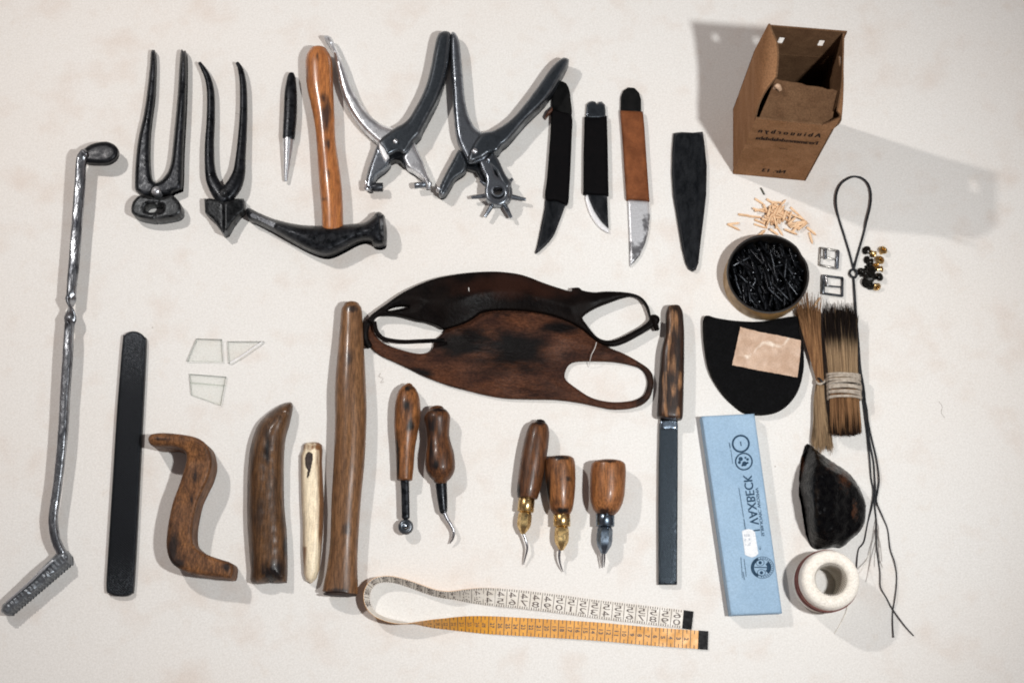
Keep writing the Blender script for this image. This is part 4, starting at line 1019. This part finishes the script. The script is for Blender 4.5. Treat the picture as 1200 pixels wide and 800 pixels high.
# ------------------------------------------------------------------ horn, bone, long handle
Zr = lambda p: zm(p, 3.2, 280, 460)
def hz(x, y, d, e):
    return 5+23*e+.35*nsm(x*1.4,y,4,1)*min(1,d/4)+.5*nsm(x,y*.6,9,6)*min(1,d/4)
o = relief('horn', Zr([(165,42),(185,36),(198,38),(201,58),(190,110),(176,160),(169,215),(167,300),(168,400),(173,470),(178,520),(181,610),(180,700),(170,712),(130,713),(118,706),(108,713),(48,712),(44,660),(38,590),(32,500),(31,400),(33,300),(42,210),(60,145),(82,105),(110,78),(140,55)]), mat['horn'], None, z0=2, r=19, s=3, smooth=1, zfun=hz,
           mask=blobs((319,668,22,22),(306,600,4,50),(313,520,5,30),(334,640,4,20)), sharp=70)
tag(o, 'dark brown curved animal horn tip polished smooth', 'horn')
o = relief('bone', Zr([(242,198),(250,188),(265,186),(280,184),(300,187),(311,195),(313,215),(311,260),(315,340),(318,420),(315,500),(309,590),(302,660),(290,695),(270,714),(252,704),(243,680),(239,600),(239,500),(234,400),(232,300),(232,235),(241,215)]), mat['bone'], None, z0=1, zb=3, zt=17, r=10, s=2.8,
           mask=lambda x,y: max(0, (x-(369+.012*(y-560)))/5, ((358.5 if y<640 else 361)-x)/6)*.9+(.5 if y<527 else 0), zfun=lambda x,y,d,e: 3+13*e-4*max(0,1-math.hypot((x-362)/4,(y-540)/16)), sharp=70)
tag(o, 'pale hollow bone folder with a dark cavity at its top', 'bone')
relief('cavity', [(359,531),(362,529),(366,530),(367.5,535),(366,541),(364.5,548),(363,556),(361,563),(359.5,559),(360.5,551),(358,545),(357.5,537)], mat['end_wood'], o, zb=14.5, zt=16.8, r=1.5, thick=1.5, s=1.5, wob=.5)  # raised dark patch painting the shade inside the hollow
t = thing('long_wooden_handle', 407, 530, 'long brown polished wooden handle with flared lower end', 'wooden handle')
tube('shaft', [(412,358,15,9.5,9),(412,363,15,12,11),(411.8,380,15,13.2,12),(411.5,400,15,14.4,13),(411,430,16,16.6,15),(410.7,460,17,18,16.5),(411,491,17,18.1,16.5),(409.3,538,17,17.6,16),(405.8,585,16,16.6,15),(403.5,632,15,15.7,14),(401.5,660,15,16.6,13.5),(399.7,682,15,18.8,13.5),(398.5,694,15,20,14)],
     mat['long_wood'], t, seg=32, mask=blobs((410,420,8,20),(412,362,12,6),(406,620,9,10),(398,692,20,5)), flat_end=(False,True))
tube('end_face', [(398.4,695.5,15,18.5,12.6),(398.3,697,15,18.3,12.4)], mat['end_wood'], t, sub=False, seg=32, flat_end=(True,True))

# ------------------------------------------------------------------ leather hand guards
Zl = lambda p: zm(p, 2.927, 410, 300)
bo = Zl([(58,215),(50,245),(50,280),(65,305),(100,338),(150,362),(200,385),(250,410),(300,430),(350,447),(400,460),(460,475),(530,487),(600,490),(650,491),(700,492),(750,497),(800,505),(850,516),(890,524),(930,525),(965,521),(1000,510),(1025,490),(1037,465),(1042,430),(1036,402),(1020,382),(995,365),(970,350),(935,332),(900,318),(870,300),(830,268),(790,225),(740,190),(660,172),(560,165),(460,175),(400,200),(340,225),(320,262),(290,290),(282,320),(262,332),(225,333),(180,322),(130,305),(100,285),(82,255),(80,225)])
bh = [Zl([(742,425),(738,400),(752,372),(780,361),(840,360),(900,362),(950,370),(990,382),(1012,402),(1021,435),(1010,472),(985,490),(950,498),(900,500),(850,492),(815,478),(780,455)])]
def lzb(x, y, d, e): return 4+3*e+7*math.sin(min(1,d/36)*math.pi/2)**1.5-4*math.exp(-((x-602)/45)**2-((y-412)/20)**2)+1.0*nsm(x,y,14,4)*min(1,d/8)
o = relief('leather_hand_guard', bo, mat['leather_brown'], None, holes=bh, z0=0, r=2.5, s=3.4, zfun=lzb, thick=3.5, smooth=1,
       mask=lambda x,y: max(blobs((602,412,75,38),(480,438,50,10),(548,398,60,22),(735,400,60,20),(655,385,40,12),(540,405,60,22))(x,y), .5 if y<370 else 0, .7 if x>745 else 0, .55*math.exp(-((x-520)/25)**2-((y-455)/6)**2)), sharp=70)
tag(o, 'brown worn leather hand guard with a thumb hole, lying below the black one', 'leather hand guard')
t = thing('leather_hand_guard', 590, 360, 'black stiff leather hand guard with a thumb hole, overlapping the brown one', 'leather hand guard')
ko = Zl([(60,222),(75,200),(130,160),(165,135),(200,115),(250,92),(300,75),(350,65),(400,58),(450,54),(500,53),(540,56),(580,62),(620,74),(660,90),(710,107),(757,120),(763,110),(785,108),(800,118),(840,124),(880,121),(920,122),(960,126),(990,135),(1012,152),(1027,178),(1034,205),(1050,212),(1053,228),(1042,240),(1020,255),(985,275),(945,296),(905,308),(870,302),(840,285),(800,252),(760,228),(710,208),(660,196),(600,187),(540,184),(490,186),(450,194),(430,208),(405,224),(370,238),(340,246),(320,250),(300,240),(265,228),(230,222),(195,212),(160,205),(120,204),(92,208),(76,228)])
kh = [Zl([(799,215),(803,203),(830,184),(865,168),(900,155),(935,143),(965,138),(992,146),(1010,165),(1023,195),(1026,218),(1005,238),(970,258),(935,276),(905,287),(875,288),(850,278),(830,258),(815,238)]), Zl([(128,186),(150,175),(185,171),(205,174),(185,180),(150,186)])]
def lzk(x, y, d, e):
    z = 12+3*e+9*math.sin(min(1,d/34)*math.pi/2)**1.5+1.3*nsm(x,y,22,2)*min(1,d/8)
    if x > 680: z -= (x-680)*.02
    return z
relief('guard_body', ko, mat['leather_black'], t, holes=kh, r=2.5, s=3.4, zfun=lzk, thick=4, smooth=1, mask=lambda x,y: blobs((600,336,110,22))(x,y)*.9, sharp=70)
st2 = Zl([(70,225),(78,205),(84,226),(90,255),(110,280),(145,290),(190,294),(240,292),(290,290),(322,288)])
tube('strap', [(x,y,14,2.6,1.6) for x,y in st2[2:]], mat['leather_black'], t, seg=12)
tube('strap_knot', [(764,371.5,12,3.5,3),(768,374,13,5.2,4.5),(768,380,12,3.6,3.2),(770,386,9,3,2.6)], mat['leather_black'], t, seg=12)
tube('strap_end', [(430,378,13,4.5,3),(427,388,12,5,3.5),(428,398,10,4.5,3.2),(433,406,8,4,3)], mat['leather_black'], t, seg=12)
o = tube('stray_hair', [(699,401,17,.4),(697,408,18,.4),(693,416,17,.4),(691,425,8,.35),(690,430,2,.3)], mat['fluff'], None, seg=5)
tag(o, 'single pale stray thread lying across the brown hand guard', 'thread')
o = tube('stray_hair', [(549.2,337,24,.45),(549.6,341,24,.5)], mat['fluff'], None, seg=5); tag(o, 'tiny white fluff on the black hand guard', 'fluff')

for pts_, lb_ in (([(276,133),(281,134.5),(287,138),(291,140)],'fine dark hair lying between the two pairs of pincers'),([(446,437),(444,441),(449,443),(446,448),(450,447)],'tiny curled fibre right of the long wooden handle'),
                  ([(1100,470),(1104,476),(1103,483),(1107,489)],'fine pale fibre on the bare table right of the cord')):
    tag(tube('stray_hair', [(x,y,.5,.16) for x,y in pts_], mat['fibre'], None, seg=5), lb_, 'hair')

# ------------------------------------------------------------------ handled file
t = thing('handled_file', 785, 520, 'slim flat file with burnt patchy wooden handle', 'file')
tube('handle', [(789.5,361,13,8,7),(790,367,13,10,9),(790.5,380,13,10.6,10),(790.3,395,13,11.4,10.5),(788,415,13,13.6,11.5),(787,440,13,14.2,12),(786,465,13,14.6,12),(785,485,13,14.9,12),(784.7,490,13,14,11)], mat['file_wood'], t, exp=2.8, seg=28,
     mask=blobs((789,378,6,30),(786,400,4,14),(786,425,5,20),(779,452,3,22),(788,462,3.5,18),(797,446,3,14),(780,480,3,16),(794,484,3,10)), flat_end=(False,True))
relief('blade', [(773,496),(779,492.5),(789,492.5),(794.5,496),(794.3,560),(793.5,684.5),(771.8,684.5),(771.5,600),(772,540)], mat['file'], t, z0=2, zb=6.5, zt=8.5, r=1.5, s=5)
relief('collar', [(774,491),(794,491),(794.5,503),(774,503)], mat['blue_steel'], t, z0=2, zb=8, zt=9.8, r=2, s=3)

# ------------------------------------------------------------------ awls
t = thing('edge_wheel_tool', 476, 535, 'wooden handled iron tool ending in a small round eye, left of the hooked awl', 'hand tool')
handle('handle', [(479.5,451,4),(479,454,8),(478.2,461,12),(477.8,472,14.4),(477.3,487,15),(476,505,13.6),(475,525,11.2),(474.6,545,10),(474,562,9)], mat['awl_wood'], t, seg=26, flat_end=(False,True),
       mask=blobs((476,475,7,12),(481,498,8,12),(466,520,4,30),(478,455,9,6),(467,545,3,30)))
tube('shaft', [(474.3,561,12,5,4.5),(475,580,12,4.6,4.2),(475.5,606,12,4.6,4.2)], mat['black_iron'], t, exp=3, seg=16)
cc = W(475.5,617,13); ringp = [(cc.x+5.2*math.cos(a), cc.y+5.4*math.sin(a), 13, 3.4) for a in [k*math.pi/10 for k in range(21)]]
tube('eye', ringp, mat['dark_steel'], t, world=True, seg=14, n=2)
v_, f_ = lathe([(.01,3.4),(1.6,3),(2.4,1.8),(2.6,-3)], W(474.8,615.5,15), 16); build('pin', v_, f_, mat['dull_steel'], t)

t = thing('awl', 514, 555, 'dark waisted wooden awl with black ferrule and bent hook point', 'awl')
handle('handle', [(511.5,480,9),(511.8,483,12.5),(512.3,489,15),(512.8,498,14),(513.2,510,13),(514.2,520,14),(515.2,532,16.4),(515.8,544,17),(516.2,552,16),(516.3,559,12),(516.2,563,8)], mat['awl_wood_dark'], t, seg=28, mask=blobs((505,500,8,20),(510,545,8,10),(514,480,14,4),(505,530,5,30)))
tube('ferrule', [(516.6,562,14,6.6),(518,580,13,6),(519.4,596,12,4.8),(519.6,598,12,4.2)], mat['black_iron'], t, seg=20)
tube('hook', [(520,598,12,2.4),(523.5,607,11,2.3),(528.5,615,10,2),(531.8,623,9,1.7),(530.5,631,7,1.3),(527,636.5,5,.6)], mat['needle'], t, seg=12)

def chuck(t, x0,y0, x1,y1, x2,y2, r, m_, z=13):
    tube('ferrule', [(x0,y0,z,r*1.22),(x1,y1,z,r*1.22)], m_, t, sub=False, seg=28, flat_end=(True,True))
    f_ = lambda q: (x1+(x2-x1)*q, y1+(y2-y1)*q)
    tube('chuck', [(*f_(0),z,r*.75),(*f_(.12),z,r*.98),(*f_(.45),z,r*1.04),(*f_(.7),z,r*.95),(*f_(.9),z,r*.6),(*f_(1),z,r*.4)], m_, t, seg=6, n=2)
t = thing('awl', 622, 555, 'slanting long handled dark wooden awl with brass chuck and curved needle', 'awl', None)
handle('handle', [(633.4,494.5,6),(632.8,498,10),(631,505,12.8),(628.2,520,14.2),(624.8,540,14.6),(621.5,560,14),(619,575,13),(618,583,11.5)], mat['awl_wood_dark'], t, seg=28, flat_end=(False,True), mask=blobs((633,494,10,8),(607,575,5,20)))
chuck(t, 617.3,584, 615.8,599, 612.8,624, 7.6, mat['brass'])
tube('needle', [(612.6,623,12,1.8),(616,632,11,1.6),(617.8,642,9,1.4),(615.5,653,6,1),(613.5,661,4,.5)], mat['needle'], t, seg=10)
t = thing('awl', 657, 600, 'short blunt dark brown wooden awl with brass chuck, middle of three', 'awl')
handle('handle', [(656.3,536,13.5),(656.4,538.5,16),(656.6,546,17),(656.9,562,17),(657.3,578,15.8),(657.8,590,14),(658,598,12),(658,602,9.5)], mat['awl_wood'], t, seg=28, flat_end=(True,True), mask=blobs((666,561,4,5),(642,570,5,40),(656,536,18,4),(658,598,14,6)))
chuck(t, 658.3,602, 658.5,616, 657.8,643, 7.8, mat['brass'], 14)
tube('needle', [(656.5,642,13,1.7),(655.3,650,11,1.6),(656,658,9,1.2),(658,665,6,.9),(660,669.5,4,.4)], mat['needle'], t, seg=10)
t = thing('awl', 711, 600, 'stout light brown wooden awl with blued steel chuck and double needle', 'awl')
handle('handle', [(713,541,16),(713,543.5,19),(712.8,551,20),(712.2,565,20),(711.5,578,19.6),(710.4,589,17.8),(709.5,597,14.5),(709,602,10.5)], mat['awl_wood_light'], t, seg=30, flat_end=(True,True), mask=blobs((709,599,16,7),(713,540,20,3)))
chuck(t, 709.2,602, 709.2,616, 707.5,647, 8.6, mat['blue_steel'], 16)
tube('needle', [(705.8,646,15,1.2),(705.8,655,11,1),(706,665,8,.5)], mat['needle'], t, seg=8)
tube('needle', [(708.6,646,15,1.2),(708.4,655,11,1),(707.8,664,8,.5)], mat['needle'], t, seg=8)

# ------------------------------------------------------------------ light
def lamp(name, loc, e, col, rad, aim, size):
    l = bpy.data.lights.new(name, 'SPOT'); l.energy = e; l.color = col; l.shadow_soft_size = rad; l.spot_size = math.radians(size); l.spot_blend = 1
    o = bpy.data.objects.new(name, l); COL.objects.link(o); o.location = Vector(loc)*S
    o.rotation_euler = (W(*aim)-Vector(loc)).to_track_quat('-Z','Y').to_euler()
lamp('photo_lamp_left', (-977,763,1473), 37, (1,.945,.9), .022, (560,420), 88)
lamp('photo_lamp_right', (576,-334,1413), 47, (.985,1,.995), .024, (520,340), 84)
w = bpy.data.worlds.new('World'); sc.world = w; w.use_nodes = True
nt = w.node_tree; bg = nt.nodes['Background']
tc = nt.nodes.new('ShaderNodeTexCoord'); sx = nt.nodes.new('ShaderNodeSeparateXYZ'); nt.links.new(tc.outputs['Generated'], sx.inputs[0])
rp = nt.nodes.new('ShaderNodeValToRGB'); nt.links.new(sx.outputs['Z'], rp.inputs[0])
rp.color_ramp.elements[0].position = 0; rp.color_ramp.elements[0].color = (.16,.12,.11,1)
rp.color_ramp.elements[1].position = 1; rp.color_ramp.elements[1].color = (.05,.05,.06,1)
for p_, c_ in ((.35,(.34,.28,.265,1)),(.62,(.31,.26,.25,1)),(.85,(.1,.09,.095,1))):
    e_ = rp.color_ramp.elements.new(p_); e_.color = c_
nt.links.new(rp.outputs[0], bg.inputs[0]); bg.inputs[1].default_value = .85

# ------------------------------------------------------------------ camera
cd = bpy.data.cameras.new('camera'); co = bpy.data.objects.new('camera', cd); COL.objects.link(co)
co.location = Vector(CAM)*S; co.rotation_euler = (TH, 0, 0)
cd.sensor_width = 36; cd.lens = 36*F/1200; cd.clip_start = .01; cd.clip_end = 50
sc.camera = co
sc.view_settings.view_transform = 'Standard'; sc.view_settings.look = 'None'; sc.view_settings.exposure = 0
sc.cycles.filter_width = 1.9
sc.cycles.max_bounces = 6
